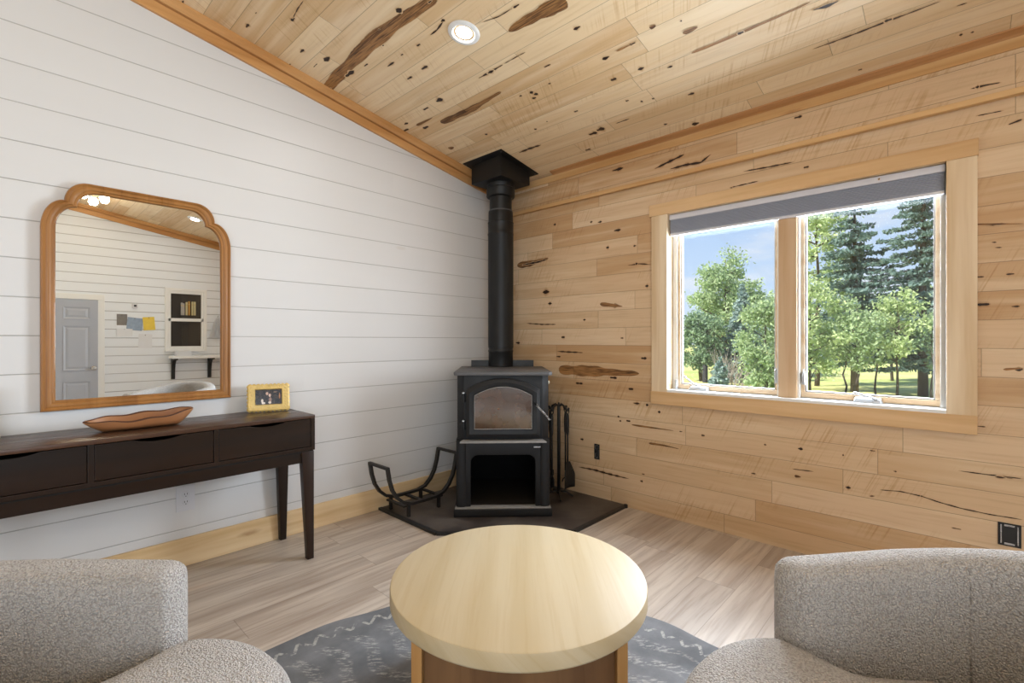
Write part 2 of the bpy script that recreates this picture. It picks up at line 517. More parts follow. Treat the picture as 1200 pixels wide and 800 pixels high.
DL_W = 5.5
WIN_FAR_W = 56.0
WIN_W = 185.0
SUN_E = 7.5
SKY_S = 0.95
CLOUD_LOC = (0.3, 0.0, 0.1)
EXPOSURE = 0.15
WALL_KNOTS = [([(-1.138,1.972),(-1.206,1.972)],0.0122,0),
([(-1.074,1.858),(-1.106,1.858)],0.0124,0),
([(-1.297,1.841),(-1.323,1.841)],0.0077,0),
([(-0.584,2.107),(-0.618,2.107)],0.0089,0),
([(-0.934,2.069),(-0.964,2.069)],0.0077,0),
([(-1.002,2.056),(-1.046,2.056)],0.0088,0),
([(-0.193,1.822),(-0.348,1.824),(-0.54,1.844)],0.0229,1),
([(-0.252,1.82),(-0.423,1.826),(-0.54,1.841)],0.0106,0),
([(-1.25,1.71),(-1.35,1.711),(-1.439,1.695)],0.0059,0),
([(-1.311,1.714),(-1.337,1.714)],0.0089,0),
([(-0.468,1.573),(-0.557,1.573)],0.0207,0),
([(-0.527,1.477),(-0.579,1.477)],0.0117,0),
([(-1.109,1.43),(-1.194,1.43)],0.0183,0),
([(-1.024,1.449),(-1.216,1.421)],0.0122,1),
([(-1.385,1.553),(-1.417,1.553)],0.0117,0),
([(-0.872,1.336),(-0.903,1.336)],0.0084,0),
([(-0.301,1.324),(-0.468,1.31),(-0.618,1.307)],0.0063,2),
([(-0.665,1.204),(-0.707,1.204)],0.0134,0),
([(-1.196,1.196),(-1.223,1.196)],0.0073,0),
([(-0.618,1.092),(-0.769,1.088),(-0.88,1.086)],0.0073,0),
([(-0.615,1.05),(-0.666,1.05)],0.0081,0),
([(-1.354,1.056),(-1.405,1.056)],0.0135,0),
([(-0.64,0.946),(-1.002,0.949),(-1.216,0.946),(-1.346,0.949)],0.0365,1),
([(-1.104,0.909),(-1.175,0.909)],0.0135,0),
([(-0.801,0.85),(-0.88,0.85)],0.013,0),
([(-0.173,1.158),(-0.233,1.158)],0.0124,0),
([(-1.257,0.837),(-1.304,0.837)],0.0132,0),
([(-1.291,0.74),(-1.356,0.74)],0.0095,0),
([(-1.392,0.736),(-1.417,0.736)],0.0117,0),
([(-1.48,0.697),(-1.504,0.697)],0.0115,0),
([(-1.171,0.632),(-1.193,0.632)],0.0098,0),
([(-1.186,0.603),(-1.205,0.603)],0.0085,0),
([(-1.24,0.61),(-1.28,0.61)],0.0096,0),
([(-1.284,0.586),(-1.445,0.585),(-1.596,0.584)],0.0052,1),
([(-1.631,0.585),(-1.654,0.585)],0.0056,0),
([(-1.773,0.579),(-1.8,0.579)],0.0081,0),
([(-1.513,0.475),(-1.56,0.475)],0.0091,0),
([(-1.414,0.476),(-1.537,0.477),(-1.631,0.469)],0.0057,1),
([(-0.825,0.208),(-0.965,0.212),(-1.111,0.205),(-1.271,0.202)],0.0087,0),
([(-1.35,0.205),(-1.375,0.205)],0.0088,0),
([(-0.845,0.425),(-0.884,0.425)],0.0097,0),
([(-1.363,0.256),(-1.388,0.256)],0.0053,0),
([(-2.138,0.574),(-2.156,0.574)],0.0049,0),
([(-2.067,0.395),(-2.099,0.395)],0.005,0),
([(-2.311,0.578),(-2.34,0.578)],0.0104,0),
([(-2.517,0.575),(-2.528,0.575)],0.0054,0),
([(-2.633,0.618),(-2.661,0.618)],0.0039,0),
([(-2.53,0.409),(-2.559,0.409)],0.0089,0),
([(-2.281,0.459),(-2.394,0.464)],0.0028,2),
([(-2.296,0.422),(-2.329,0.422)],0.0062,1),
([(-2.729,0.53),(-2.745,0.53)],0.0042,0),
([(-2.673,0.425),(-2.757,0.435),(-2.837,0.429),(-2.898,0.415),(-2.972,0.404),(-3.07,0.399),(-3.175,0.401)],0.0036,2),
([(-2.831,0.429),(-2.843,0.429)],0.0049,0),
([(-3.1,0.576),(-3.147,0.576)],0.0067,0),
([(-2.963,0.576),(-3.043,0.576),(-3.175,0.579)],0.0035,2),
([(-2.94,0.306),(-2.98,0.306)],0.0035,0),
([(-2.631,0.384),(-2.659,0.39)],0.0035,0),
([(-3.062,1.698),(-3.115,1.698)],0.0076,0),
([(-3.02,1.708),(-3.175,1.686)],0.0037,1),
([(-3.118,1.471),(-3.149,1.471)],0.0052,0),
([(-3.02,1.467),(-3.054,1.467)],0.0046,0),
([(-3.02,1.342),(-3.075,1.342)],0.0115,0),
([(-3.134,1.328),(-3.165,1.328)],0.0048,0),
([(-3.139,1.054),(-3.175,1.054)],0.0119,0),
([(-3.11,1.05),(-3.175,1.06)],0.0056,1),
([(-3.026,0.79),(-3.059,0.79)],0.0038,0),
([(-3.081,0.572),(-3.123,0.572)],0.0053,0),
([(-3.073,1.619),(-3.094,1.616)],0.003,0),
([(-3.083,1.594),(-3.11,1.591)],0.0026,0),
([(-1.458,2.337),(-1.567,2.361),(-1.677,2.383)],0.0113,0),
([(-1.567,2.31),(-1.682,2.312),(-1.776,2.302),(-1.845,2.341)],0.0108,0),
([(-2.293,2.417),(-2.341,2.417)],0.0104,0),
([(-2.021,2.189),(-2.161,2.181),(-2.3,2.177)],0.0064,0),
([(-1.947,2.108),(-2.115,2.112)],0.005,2),
([(-2.338,2.133),(-2.37,2.133)],0.0084,0),
([(-1.947,2.108),(-1.967,2.104)],0.0041,0),
([(-3.001,2.326),(-3.056,2.325),(-3.11,2.319)],0.0062,0),
([(-3.021,2.327),(-3.037,2.327)],0.0085,0),
([(-1.128,2.404),(-1.235,2.404)],0.0133,0),
([(-3.02,2.2),(-3.117,2.196)],0.003,2),
([(-3.123,2.128),(-3.175,2.141)],0.0067,0),
([(-2.668,1.995),(-2.678,1.993)],0.0034,0)]
CEIL_KNOTS = [([(-0.026,2.428),(-0.074,2.428)],0.0065,0),
([(-0.144,2.156),(-0.196,2.156)],0.0108,0),
([(-0.411,2.023),(-0.457,2.023)],0.0118,0),
([(-0.437,2.025),(-0.531,2.038),(-0.612,2.043)],0.0036,0),
([(-0.206,1.887),(-0.263,1.887)],0.0116,0),
([(-0.019,1.88),(-0.064,1.88)],0.0079,0),
([(-0.255,1.769),(-0.335,1.768)],0.019,0),
([(-0.148,1.782),(-0.209,1.784)],0.0047,0),
([(-0.301,2.161),(-0.319,2.161)],0.0029,0),
([(0.031,1.626),(-0.193,1.653),(-0.373,1.665),(-0.615,1.685),(-0.845,1.684),(-1.013,1.671),(-1.178,1.658)],0.0318,1),
([(-0.236,1.622),(-0.35,1.622)],0.0179,0),
([(-0.011,1.623),(-0.057,1.623)],0.0113,0),
([(-0.426,1.605),(-0.474,1.605)],0.0079,0),
([(-0.934,1.722),(-0.985,1.722)],0.0188,0),
([(-1.115,1.662),(-1.146,1.662)],0.0074,0),
([(-0.754,1.713),(-0.773,1.713)],0.0041,0),
([(-0.668,1.634),(-0.688,1.634)],0.0045,0),
([(-0.95,1.528),(-1.017,1.53),(-1.115,1.554)],0.0066,0),
([(-1.075,1.552),(-1.108,1.552)],0.0109,0),
([(-0.829,1.522),(-0.866,1.521)],0.0087,0),
([(-0.54,1.523),(-0.626,1.523)],0.0086,0),
([(-0.692,1.531),(-0.719,1.531)],0.0054,0),
([(-1.248,1.429),(-1.344,1.406),(-1.443,1.404)],0.0043,0),
([(-1.43,1.403),(-1.475,1.403)],0.0089,0),
([(-0.694,1.392),(-0.762,1.392)],0.0143,0),
([(-0.547,1.388),(-0.606,1.388)],0.0102,0),
([(-1.664,1.293),(-1.59,1.299),(-1.503,1.306),(-1.398,1.311),(-1.315,1.309)],0.0354,1),
([(-1.585,1.133),(-1.634,1.133)],0.0122,0),
([(-0.921,1.151),(-1.026,1.15),(-1.131,1.154)],0.0087,0),
([(-0.996,1.15),(-1.057,1.15)],0.0113,0),
([(-1.131,1.154),(-1.222,1.155),(-1.301,1.154)],0.0041,0),
([(-1.299,1.008),(-1.353,1.008)],0.0074,0),
([(-0.366,0.977),(-0.663,0.969),(-0.957,0.99)],0.024,1),
([(-0.524,1.149),(-0.599,1.149)],0.0226,0),
([(-0.377,1.141),(-0.442,1.141)],0.012,0),
([(-0.014,1.062),(-0.108,1.061)],0.0164,0),
([(-0.191,1.003),(-0.262,1.003)],0.0187,0),
([(-0.115,1.11),(-0.17,1.11)],0.0118,0),
([(-0.185,1.053),(-0.367,1.052)],0.0099,1),
([(-1.088,0.883),(-1.125,0.883)],0.0145,0),
([(-1.1,0.857),(-1.136,0.856)],0.0147,0),
([(-1.067,0.834),(-1.104,0.834)],0.0113,0),
([(-1.016,0.895),(-1.041,0.895)],0.0089,0),
([(-1.235,0.887),(-1.257,0.887)],0.0069,0),
([(-1.205,0.59),(-1.241,0.59)],0.0091,0),
([(-0.865,0.574),(-0.893,0.574)],0.0094,0),
([(-0.144,0.721),(-0.199,0.721)],0.0167,1),
([(-0.524,0.71),(-0.556,0.71)],0.0098,0),
([(-0.567,0.401),(-0.677,0.405),(-0.794,0.401)],0.0143,0),
([(-1.14,0.329),(-1.217,0.329)],0.0233,0),
([(-1.009,0.176),(-1.064,0.176)],0.0132,0),
([(-0.994,0.602),(-1.007,0.602)],0.0062,0),
([(-1.592,0.882),(-1.644,0.882)],0.0163,0),
([(-1.706,0.711),(-1.752,0.711)],0.013,0),
([(-1.544,0.718),(-1.589,0.718)],0.0164,0),
([(-1.841,0.64),(-1.876,0.64)],0.0097,0),
([(-2.003,0.817),(-2.077,0.817)],0.0136,1),
([(-1.756,0.893),(-1.799,0.893)],0.0091,0),
([(-1.685,0.892),(-1.777,0.893)],0.0046,1),
([(-1.892,0.935),(-1.924,0.934)],0.0105,1),
([(-1.985,0.673),(-2.11,0.67),(-2.228,0.673),(-2.373,0.675),(-2.506,0.681)],0.0079,1),
([(-2.203,0.672),(-2.238,0.672)],0.0136,0),
([(-2.497,0.633),(-2.552,0.622),(-2.607,0.625)],0.0126,0),
([(-1.525,0.513),(-1.549,0.513)],0.0101,0),
([(-1.593,0.461),(-1.613,0.461)],0.0094,0),
([(-1.661,0.45),(-1.681,0.45)],0.0101,0),
([(-1.84,0.375),(-1.886,0.375)],0.0137,0),
([(-1.746,0.09),(-1.802,0.09)],0.022,0),
([(-1.605,0.18),(-1.637,0.18)],0.0092,0),
([(-1.211,0.345),(-1.285,0.345)],0.0264,0),
([(-1.36,0.349),(-1.47,0.35)],0.0062,2),
([(-2.021,0.894),(-2.034,0.894)],0.0062,0),
([(-2.452,0.385),(-2.535,0.384),(-2.633,0.386),(-2.726,0.392),(-2.826,0.394),(-2.918,0.398)],0.0076,0),
([(-2.727,0.397),(-2.76,0.397)],0.0115,0),
([(-2.967,0.136),(-2.983,0.136)],0.0089,0),
([(-2.599,0.113),(-2.619,0.113)],0.0086,0),
([(-3.004,0.128),(-3.019,0.128)],0.0057,0),
([(-2.959,0.333),(-2.997,0.331)],0.0034,2)]

# ------------------------------------------------------------------ palette
HICK_W = (srgb(222, 194, 160), srgb(207, 174, 135), srgb(188, 145, 98), srgb(232, 210, 178))
HICK_C = (srgb(238, 213, 174), srgb(226, 196, 152), srgb(210, 172, 124), srgb(244, 225, 194))
CS = .171
CZ = 2.51
KC = math.sqrt(1 + CS * CS)
RIDGE = -3.95
XW = -7.9            # far side of the room
YB = -5.2            # back of the room
def ceil_z(x):
    return CZ - CS * x if x > RIDGE else CZ - CS * RIDGE - CS * (RIDGE - x)

M_WALLWOOD = knotty_planks('hickory_wall_boards', 'Y', 'Z', .1285, .115, cols=HICK_W, saw=.95)
M_CEILWOOD = knotty_planks('hickory_ceiling_boards', 'Y', 'X', .128, .03, vscale=-KC, cols=HICK_C, saw=.85)
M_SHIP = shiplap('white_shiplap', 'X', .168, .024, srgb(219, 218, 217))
M_SIDING = shiplap('white_lap_siding', 'X', .118, .03, srgb(238, 242, 247), gap=.05, dark=(.22, .22, .22, 1))  # dark bands paint the shadow under each siding lap
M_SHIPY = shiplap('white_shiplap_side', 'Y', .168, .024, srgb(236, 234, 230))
M_FLOOR = vinyl_floor()
M_PINE_X = pine('pine_baseboard', 'X', 'Z', srgb(234, 210, 170), knot_density=.15)
M_TRIM_X = pine('pine_trim_slope', 'X', 'Z', srgb(206, 156, 100), knot_density=.8)
M_TRIM_Y = pine('pine_trim_long', 'Y', 'Z', srgb(222, 182, 130), knot_density=.75)
M_CROWN_Y = pine('pine_crown_long', 'Y', 'Z', srgb(200, 152, 104), knot_density=.8)
M_CASE_Y = pine('pine_casing_long', 'Y', 'Z', srgb(224, 188, 142), knot_density=.3)
M_CASE_Z = pine('pine_casing_upright', 'Z', 'Y', srgb(238, 218, 188), knot_density=.7)
M_SASH = pine('sash_wood', 'Y', 'Z', srgb(226, 206, 180), knots=False)
M_MULL = pine('mullion_wood', 'Z', 'Y', srgb(214, 186, 152), knots=False, dark=(.84, .72, .62, 1))
M_VINYL = plain('white_vinyl', srgb(232, 232, 230), .4, var=.03)
M_WHITE = plain('white_paint', srgb(236, 236, 234), .4, var=.03)
M_GREYBAR = plain('grey_spacer', srgb(176, 178, 182), .4, var=.05)
M_GLASS = glass_mat('window_glass')
M_BLACK = plain('matte_black_steel', (.012, .012, .0125, 1), .5, .0, .2, 20, .15, 300)
M_PIPE = plain('black_stovepipe', (.009, .009, .0092, 1), .45, .0, .15, 8, spec=.35)
M_STOVE = plain('black_cast_iron', (.0105, .011, .0125, 1), .5, .0, .25, 12, .25, 260, spec=.35)
M_STOVETOP = plain('dusty_iron', (.10, .10, .105, 1), .55, .0, .3, 9)
M_DUST = plain('ash_dusted_steel', (.30, .29, .28, 1), .6, .2, .35, 30)
M_CHROME = plain('worn_steel', (.55, .55, .56, 1), .28, .9, .1, 20)
M_WROUGHT = plain('wrought_iron', (.013, .012, .011, 1), .55, .1, .2, 40, .3, 150)
M_HOLDER = plain('bronzed_iron', (.016, .013, .011, 1), .5, .1, .2, 40, .2, 150)
M_WALNUT = dark_stain('walnut_stain', 'X', 'Z', srgb(40, 26, 17), srgb(27, 18, 12))
M_WALNUTTOP = dark_stain('walnut_stain_top', 'X', 'Y', srgb(84, 58, 42), srgb(58, 39, 28), .30)
M_WALNUTLEG = dark_stain('walnut_stain_leg', 'Z', 'X', srgb(46, 31, 23), srgb(32, 21, 16))
M_GAPSHADOW = plain('painted_recess_shadow', (.006, .005, .004, 1), .9)  # near-black colour standing in for shade in the console's gaps and drawers
M_GOLDWOOD = dark_stain('honey_oak_frame', 'Z', 'X', srgb(168, 118, 66), srgb(140, 94, 50), .32)
M_GILT = plain('gilt_frame', srgb(218, 188, 116), .42, .15, .2, 60, .5, 120)
M_BOWL = dark_stain('carved_bowl_wood', 'X', 'Y', srgb(176, 126, 84), srgb(142, 94, 58), .42)
M_BOWLRIM = dark_stain('bowl_bark_rim', 'X', 'Y', srgb(96, 56, 32), srgb(70, 40, 24), .5)
M_CREAM = plain('cream_ceramic', srgb(228, 220, 200), .35, var=.04)
M_PLASTIC = plain('white_plastic', srgb(214, 214, 218), .35, var=.02)
M_SLOT = plain('outlet_slot', (.02, .02, .02, 1), .6)
M_BOUCLE = boucle()
M_TABLE = pine('blond_wood_top', 'Y', 'X', srgb(196, 180, 149), .5, knots=False, dark=(.90, .86, .78, 1))
M_TABLESIDE = pine('blond_wood_base', 'Z', 'X', srgb(196, 152, 98), .45, knots=False)
M_TABLEIN = dark_stain('table_inner_panel', 'Z', 'X', srgb(132, 96, 62), srgb(104, 72, 46), .5)
M_SLATE = slate_mat()
M_SHADE = plain('grey_pleated_shade', srgb(176, 180, 192), .8, var=.06)
M_RAIL = plain('pale_shade_rail', srgb(214, 214, 222), .5, var=.03)
M_LENS = emit_mat('lamp_lens', (1.0, .96, .9, 1), 22.0)
M_SHEEN = emit_mat('chandelier_bulb', (1.0, .9, .74, 1), 30.0)
M_DOOR = plain('grey_painted_door', srgb(176, 180, 190), .4, var=.03)
M_PAPER = plain('white_paper', srgb(226, 228, 232), .8, var=.05)
M_PAPERGREY = plain('grey_print', srgb(128, 124, 120), .7, var=.3, scale=30)
M_YELLOW = plain('yellow_drawing', srgb(236, 206, 84), .7, var=.15, scale=25)
M_BLUEPAPER = plain('blue_print', srgb(150, 168, 190), .7, var=.3, scale=30)
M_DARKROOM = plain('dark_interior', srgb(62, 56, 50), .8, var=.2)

# ------------------------------------------------------------------ knots as mesh patches
def knot_patches(bm, plist, fn, seed):
    """irregular patches lying a hair above the boards; vertex colour red = knot, green = heartwood"""
    rnd = random.Random(seed)
    lay = bm.verts.layers.float_color.new('knot')
    for v in bm.verts: v[lay] = (0, 0, 0, 1)
    for i, (pts, hw, kind) in enumerate(plist):
        off = .0006 + .00003 * i
        P = [Vector((a, b, 0)) for a, b in pts]
        mid = P[len(P) // 2]
        on_heart = kind == 0 and any(k2 == 1 and (Vector((a, b, 0)) - mid).length < .16 for q2, w2, k2 in plist for a, b in q2)
        hw = max(hw, .0035)
        # resample
        L = [0]
        for a, b in zip(P, P[1:]): L.append(L[-1] + (b - a).length)
        n = max(7, min(40, int(L[-1] / .012)))
        Q = []
        for j in range(n):
            s = L[-1] * j / (n - 1)
            for q in range(len(P) - 1):
                if s <= L[q + 1] + 1e-9:
                    t = (s - L[q]) / max(1e-9, L[q + 1] - L[q])
                    Q.append(P[q].lerp(P[q + 1], t)); break
        cross = [-2.7, -1.0, -.5, .5, 1.0, 2.7] if kind == 0 and not on_heart else [-1.6, -1.0, -.5, .5, 1.0, 1.6]
        val = [0, .44, 1, 1, .44, 0]
        rings = []
        ph = rnd.random() * 9
        for j, q in enumerate(Q):
            a = Q[max(0, j - 1)]; b = Q[min(n - 1, j + 1)]
            t = (b - a).normalized(); s = Vector((-t.y, t.x, 0))
            e = math.sin(PI * (j + .02) / (n - .96)) ** (.55 if kind != 1 else .22)
            if kind == 2: e = .5 + .5 * e
            wob = ((.86 + .10 * math.sin(j * .33 + ph) + .07 * math.sin(j * .8 + 2 * ph)) * (1.0 if L[-1] > .75 else 1.15 - .75 * j / (n - 1))) if kind == 1 else (.62 + .2 * math.sin(j * 1.3 + ph) + .15 * (rnd.random() - .5))
            endf = min(1.0, j / 1.5, (n - 1 - j) / 1.5)
            row = []
            for cc, vv in zip(cross, val):
                p = q + s * (hw * cc * max(.25, e) * wob)
                v = bm.verts.new(fn(p.x, p.y, off))
                x = vv * endf
                v[lay] = (x, 0, 0, 1) if kind != 1 else (0, min(1, x * 1.6), 0, 1)
                row.append(v)
            rings.append(row)
        for A, B in zip(rings, rings[1:]):
            for c in range(5):
                bm.faces.new((A[c], A[c + 1], B[c + 1], B[c]))

# ------------------------------------------------------------------ room shell
def structure(o):
    o['kind'] = 'structure'
    return o

bm = BM(); box(bm, XW - .2, .2, YB - .2, .2, -.12, 0)
structure(mesh_obj('floor', bm, M_FLOOR))

# white boarded wall (gable)
def gable(bm, y0, y1):
    pts = [(XW, 0), (.0, 0), (.0, CZ + .02), (RIDGE, ceil_z(RIDGE) + .02), (XW, ceil_z(XW) + .02)]
    prism(bm, pts, lambda a, b, d: (a, d, b), y0, y1)
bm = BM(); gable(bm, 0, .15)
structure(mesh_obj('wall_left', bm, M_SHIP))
# back wall with two tall windows beyond the photographer
OW = [(-7.4, -5.6), (-5.2, -3.4)]
OZ, OH = 1.35, .95
bm = BM()
def wall_piece(x0, x1, z0):
    xs_ = [x0] + ([RIDGE] if x0 < RIDGE < x1 else []) + [x1]
    pts = [(x0, z0), (x1, z0)] + [(x, ceil_z(x) + .02) for x in reversed(xs_)]
    prism(bm, pts, lambda a, b, d: (a, d, b), YB - .15, YB)
xs0 = [XW] + [x for w in OW for x in w] + [0]
for a, b in zip(xs0[0::2], xs0[1::2]): wall_piece(a, b, 0)
for a, b in OW:
    wall_piece(a, b, OZ + OH)
    box(bm, a, b, YB - .15, YB, 0, OZ - OH)
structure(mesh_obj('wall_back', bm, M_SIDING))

# knotty wood wall with the window opening
WY0, WY1, WZ0, WZ1 = -2.925, -1.555, .854, 2.016
WT = .16
bm = BM()
box(bm, 0, WT, WY1, .15, 0, CZ + .03)
box(bm, 0, WT, YB - .15, WY0, 0, CZ + .03)
box(bm, 0, WT, WY0, WY1, 0, WZ0 - .018)
box(bm, 0, WT, WY0, WY1, WZ1 + .015, CZ + .03)
knot_patches(bm, [k for k in WALL_KNOTS if sum(p[1] for p in k[0]) / len(k[0]) < 2.255], lambda u, v, o: (-o, u, v), 3)
wood_wall = structure(mesh_obj('wall_right', bm, M_WALLWOOD))

# far wall (behind the photographer)
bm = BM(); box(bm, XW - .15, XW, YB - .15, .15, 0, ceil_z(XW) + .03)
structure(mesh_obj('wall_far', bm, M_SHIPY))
for i, (a, b) in enumerate(OW):
    w = empty('window_%d' % (i + 2), ((a + b) / 2, YB - .07, OZ), R(90), kind='structure')
    bm = BM()
    hw = (b - a) / 2
    for y0, y1, z0, z1 in ((-hw, hw, -OH, -OH + .07), (-hw, hw, OH - .07, OH), (-hw, -hw + .07, -OH + .07, OH - .07), (hw - .07, hw, -OH + .07, OH - .07), (-.04, .04, -OH + .07, OH - .07)):
        box(bm, -.05, .05, y0, y1, z0, z1, .004, 1)
    mesh_obj('window_frame', bm, M_VINYL, w)
    bm = BM(); box(bm, -.004, .004, -hw + .05, hw - .05, -OH + .06, OH - .06)
    mesh_obj('pane', bm, M_GLASS, w)

# sloped board ceiling
bm = BM()
t = .15
prism(bm, [(.2, ceil_z(.2)), (RIDGE, ceil_z(RIDGE)), (RIDGE, ceil_z(RIDGE) + t), (.2, ceil_z(.2) + t)], lambda a, b, d: (a, d, b), YB - .15, .15)
knot_patches(bm, CEIL_KNOTS, lambda u, v, o: (-v / KC - o * CS / KC, u, CZ + CS * v / KC - o), 5)
structure(mesh_obj('ceiling', bm, M_CEILWOOD))
bm = BM()
prism(bm, [(RIDGE, ceil_z(RIDGE)), (XW - .2, ceil_z(XW - .2)), (XW - .2, ceil_z(XW - .2) + t), (RIDGE, ceil_z(RIDGE) + t)], lambda a, b, d: (a, d, b), YB - .15, .15)
structure(mesh_obj('ceiling', bm, M_CEILWOOD))

# baseboard of the white wall
bm = BM(); box(bm, XW, -.001, -.017, 0, 0, .148, .004, 2)
structure(mesh_obj('baseboard_left', bm, M_PINE_X))
# sloping pine trim on both gable walls: flat board plus rounded moulding against the ceiling
def slope_trim(name, y, s):
    bm = BM()
    def f(x, dz, d): return (x, y - s * d, ceil_z(x) + dz)
    for xa, xb in ((0.0, RIDGE), (RIDGE, XW)):
        t_ = BM()
        prof = [(0, -.108), (.016, -.108), (.018, -.104), (.018, -.054), (.008, -.052), (.008, -.047), (.028, -.046), (.034, -.036), (.037, -.024), (.046, -.014), (.048, 0.004), (0, .004)]
        A = [t_.verts.new(f(xa, b, a)) for a, b in prof]; B = [t_.verts.new(f(xb, b, a)) for a, b in prof]
        for i in range(len(prof)):
            j = (i + 1) % len(prof)
            t_.faces.new((A[i], A[j], B[j], B[i]))
        t_.faces.new(A); t_.faces.new(B[::-1])
        bmesh.ops.recalc_face_normals(t_, faces=t_.faces)
        merge(bm, t_)
    return structure(mesh_obj(name, bm, M_TRIM_X))
slope_trim('trim_1', 0.0, 1)
slope_trim('trim_2', YB, -1)

# wood wall: furred upper band with ledge, flat trim and crown under the ceiling
bm = BM()
box(bm, -.012, 0, YB, 0, 2.272, 2.452)
knot_patches(bm, [k for k in WALL_KNOTS if sum(p[1] for p in k[0]) / len(k[0]) >= 2.255], lambda u, v, o: (-.012 - o, u, max(2.276, v)), 4)
structure(mesh_obj('trim_3', bm, M_WALLWOOD))
bm = BM(); box(bm, -.034, 0, YB, 0, 2.246, 2.273, .003, 2)
structure(mesh_obj('trim_4', bm, M_TRIM_Y))
bm = BM(); box(bm, -.02, 0, YB, -.0, 2.448, 2.50, .003, 2)
structure(mesh_obj('trim_5', bm, M_TRIM_Y))
bm = BM()
prof = [(0, 2.497), (-.022, 2.497), (-.030, 2.503), (-.044, 2.507), (-.062, 2.515), (-.066, 2.525), (0, 2.52)]
prism(bm, prof, lambda a, b, d: (a, d, b), YB, -.60)
structure(mesh_obj('trim_6', bm, M_CROWN_Y))

# ------------------------------------------------------------------ the window
win = empty('window_1', (0, (WY0 + WY1) / 2, WZ0), kind='structure')
WC = (WY0 + WY1) / 2
def wp(name, boxes, mat, bev=.003, parent=win):
    bm = BM()
    for x0, x1, y0, y1, z0, z1 in boxes:
        box(bm, x0, x1, y0 - WC, y1 - WC, z0 - WZ0, z1 - WZ0, bev, 2)
    return mesh_obj(name, bm, mat, parent)
wp('head_casing', [(-.022, 0, -3.034, -1.428, 2.016, 2.094)], M_CASE_Y)
wp('side_casing', [(-.02, 0, -1.555, -1.445, .836, 2.016)], M_CASE_Z)
wp('side_casing', [(-.02, 0, -3.03, -2.925, .836, 2.016)], M_CASE_Z)
wp('apron', [(-.024, 0, -3.03, -1.44, .752, .837)], M_CASE_Y)
wp('stool', [(-.02, .10, WY0, WY1, .836, .854)], M_WHITE, .002)
wp('jamb_liner', [(0, .155, WY1, WY1 + .012, .84, 2.03), (0, .155, WY0 - .012, WY0, .84, 2.03), (0, .155, WY0, WY1, 2.016, 2.03)], M_CASE_Z, .001)
wp('frame', [(.07, .16, WY1 - .03, WY1, .842, 2.016), (.045, .16, WY0, WY0 + .022, .842, 2.016), (.10, .16, WY0, WY1, 1.985, 2.016), (.10, .16, WY0, WY1, .836, .862)], M_VINYL, .002)
wp('mullion', [(.032, .15, -2.300, -2.206, .850, 2.016)], M_MULL, .004)
wp('mullion_strip', [(.050, .14, -2.206, -2.196, .854, 2.0), (.050, .14, -2.310, -2.300, .854, 2.0)], M_VINYL, .001)
for (a, b) in ((-2.196, -1.585), (-2.903, -2.310)):
    sash = wp('sash', [(.082, .125, a, b, .858, .886), (.082, .125, a, b, 1.95, 1.985), (.082, .125, a, a + .018, .886, 1.95), (.082, .125, b - .018, b, .886, 1.95)], M_SASH, .002)
    sash.name = 'sash'
    g = wp('spacer', [(.095, .112, a + .018, b - .018, .886, .894), (.095, .112, a + .018, a + .026, .894, 1.95), (.095, .112, b - .026, b - .018, .894, 1.95)], M_GREYBAR, .001, sash)
    g = wp('pane', [(.101, .105, a + .016, b - .016, .884, 1.952)], M_GLASS, 0, sash)
def crank(y, flip):
    bm = BM()
    # tapered housing
    hexa(bm, [(.028, y - .062, .854), (.082, y - .062, .854), (.082, y + .062, .854), (.028, y + .062, .854),
              (.046, y - .052, .876), (.082, y - .056, .882), (.082, y + .056, .882), (.046, y + .052, .876)], .006, 3)
    for v in bm.verts: v.co.y -= WC; v.co.z -= WZ0
    c = mesh_obj('crank_housing', bm, M_GREYBAR, win, angle=40)
    bm = BM()
    if flip:
        pts = [(.05, y - .01, .882), (.047, y + .03, .898), (.045, y + .065, .922), (.043, y + .085, .938)]
    else:
        pts = [(.045, y - .04, .874), (.035, y - .01, .888), (.033, y + .03, .898), (.036, y + .05, .902)]
    tube(bm, pts, .0055, 8)
    lathe(bm, [(0, -.009), (.009, -.004), (.009, .004), (0, .009)], 10, pts[-1])
    for v in bm.verts: v.co.y -= WC; v.co.z -= WZ0
    h = mesh_obj('crank_handle', bm, M_CHROME, c, smooth=True)
crank(-1.735, True)
crank(-2.62, False)
for y in (-2.325, -2.185):
    bm = BM()
    box(bm, .062, .084, y - .008 - WC, y + .008 - WC, .93 - WZ0, 1.0 - WZ0, .003, 2)
    tube(bm, [(.07, y - WC, 1.0 - WZ0), (.05, y - .004 - WC, 1.015 - WZ0), (.036, y - .004 - WC, 1.0 - WZ0), (.036, y - .004 - WC, .985 - WZ0)], .0045, 8)
    mesh_obj('sash_lock', bm, M_GREYBAR, win, angle=40)
bm = BM()
lathe(bm, [(0, 0), (.011, 0), (.012, .03), (.009, .034), (.009, .05), (.011, .052), (.010, .062), (0, .064)], 16, (.06, -1.583 - WC, 0))
mesh_obj('cord_tensioner', bm, M_GREYBAR, win, angle=40)

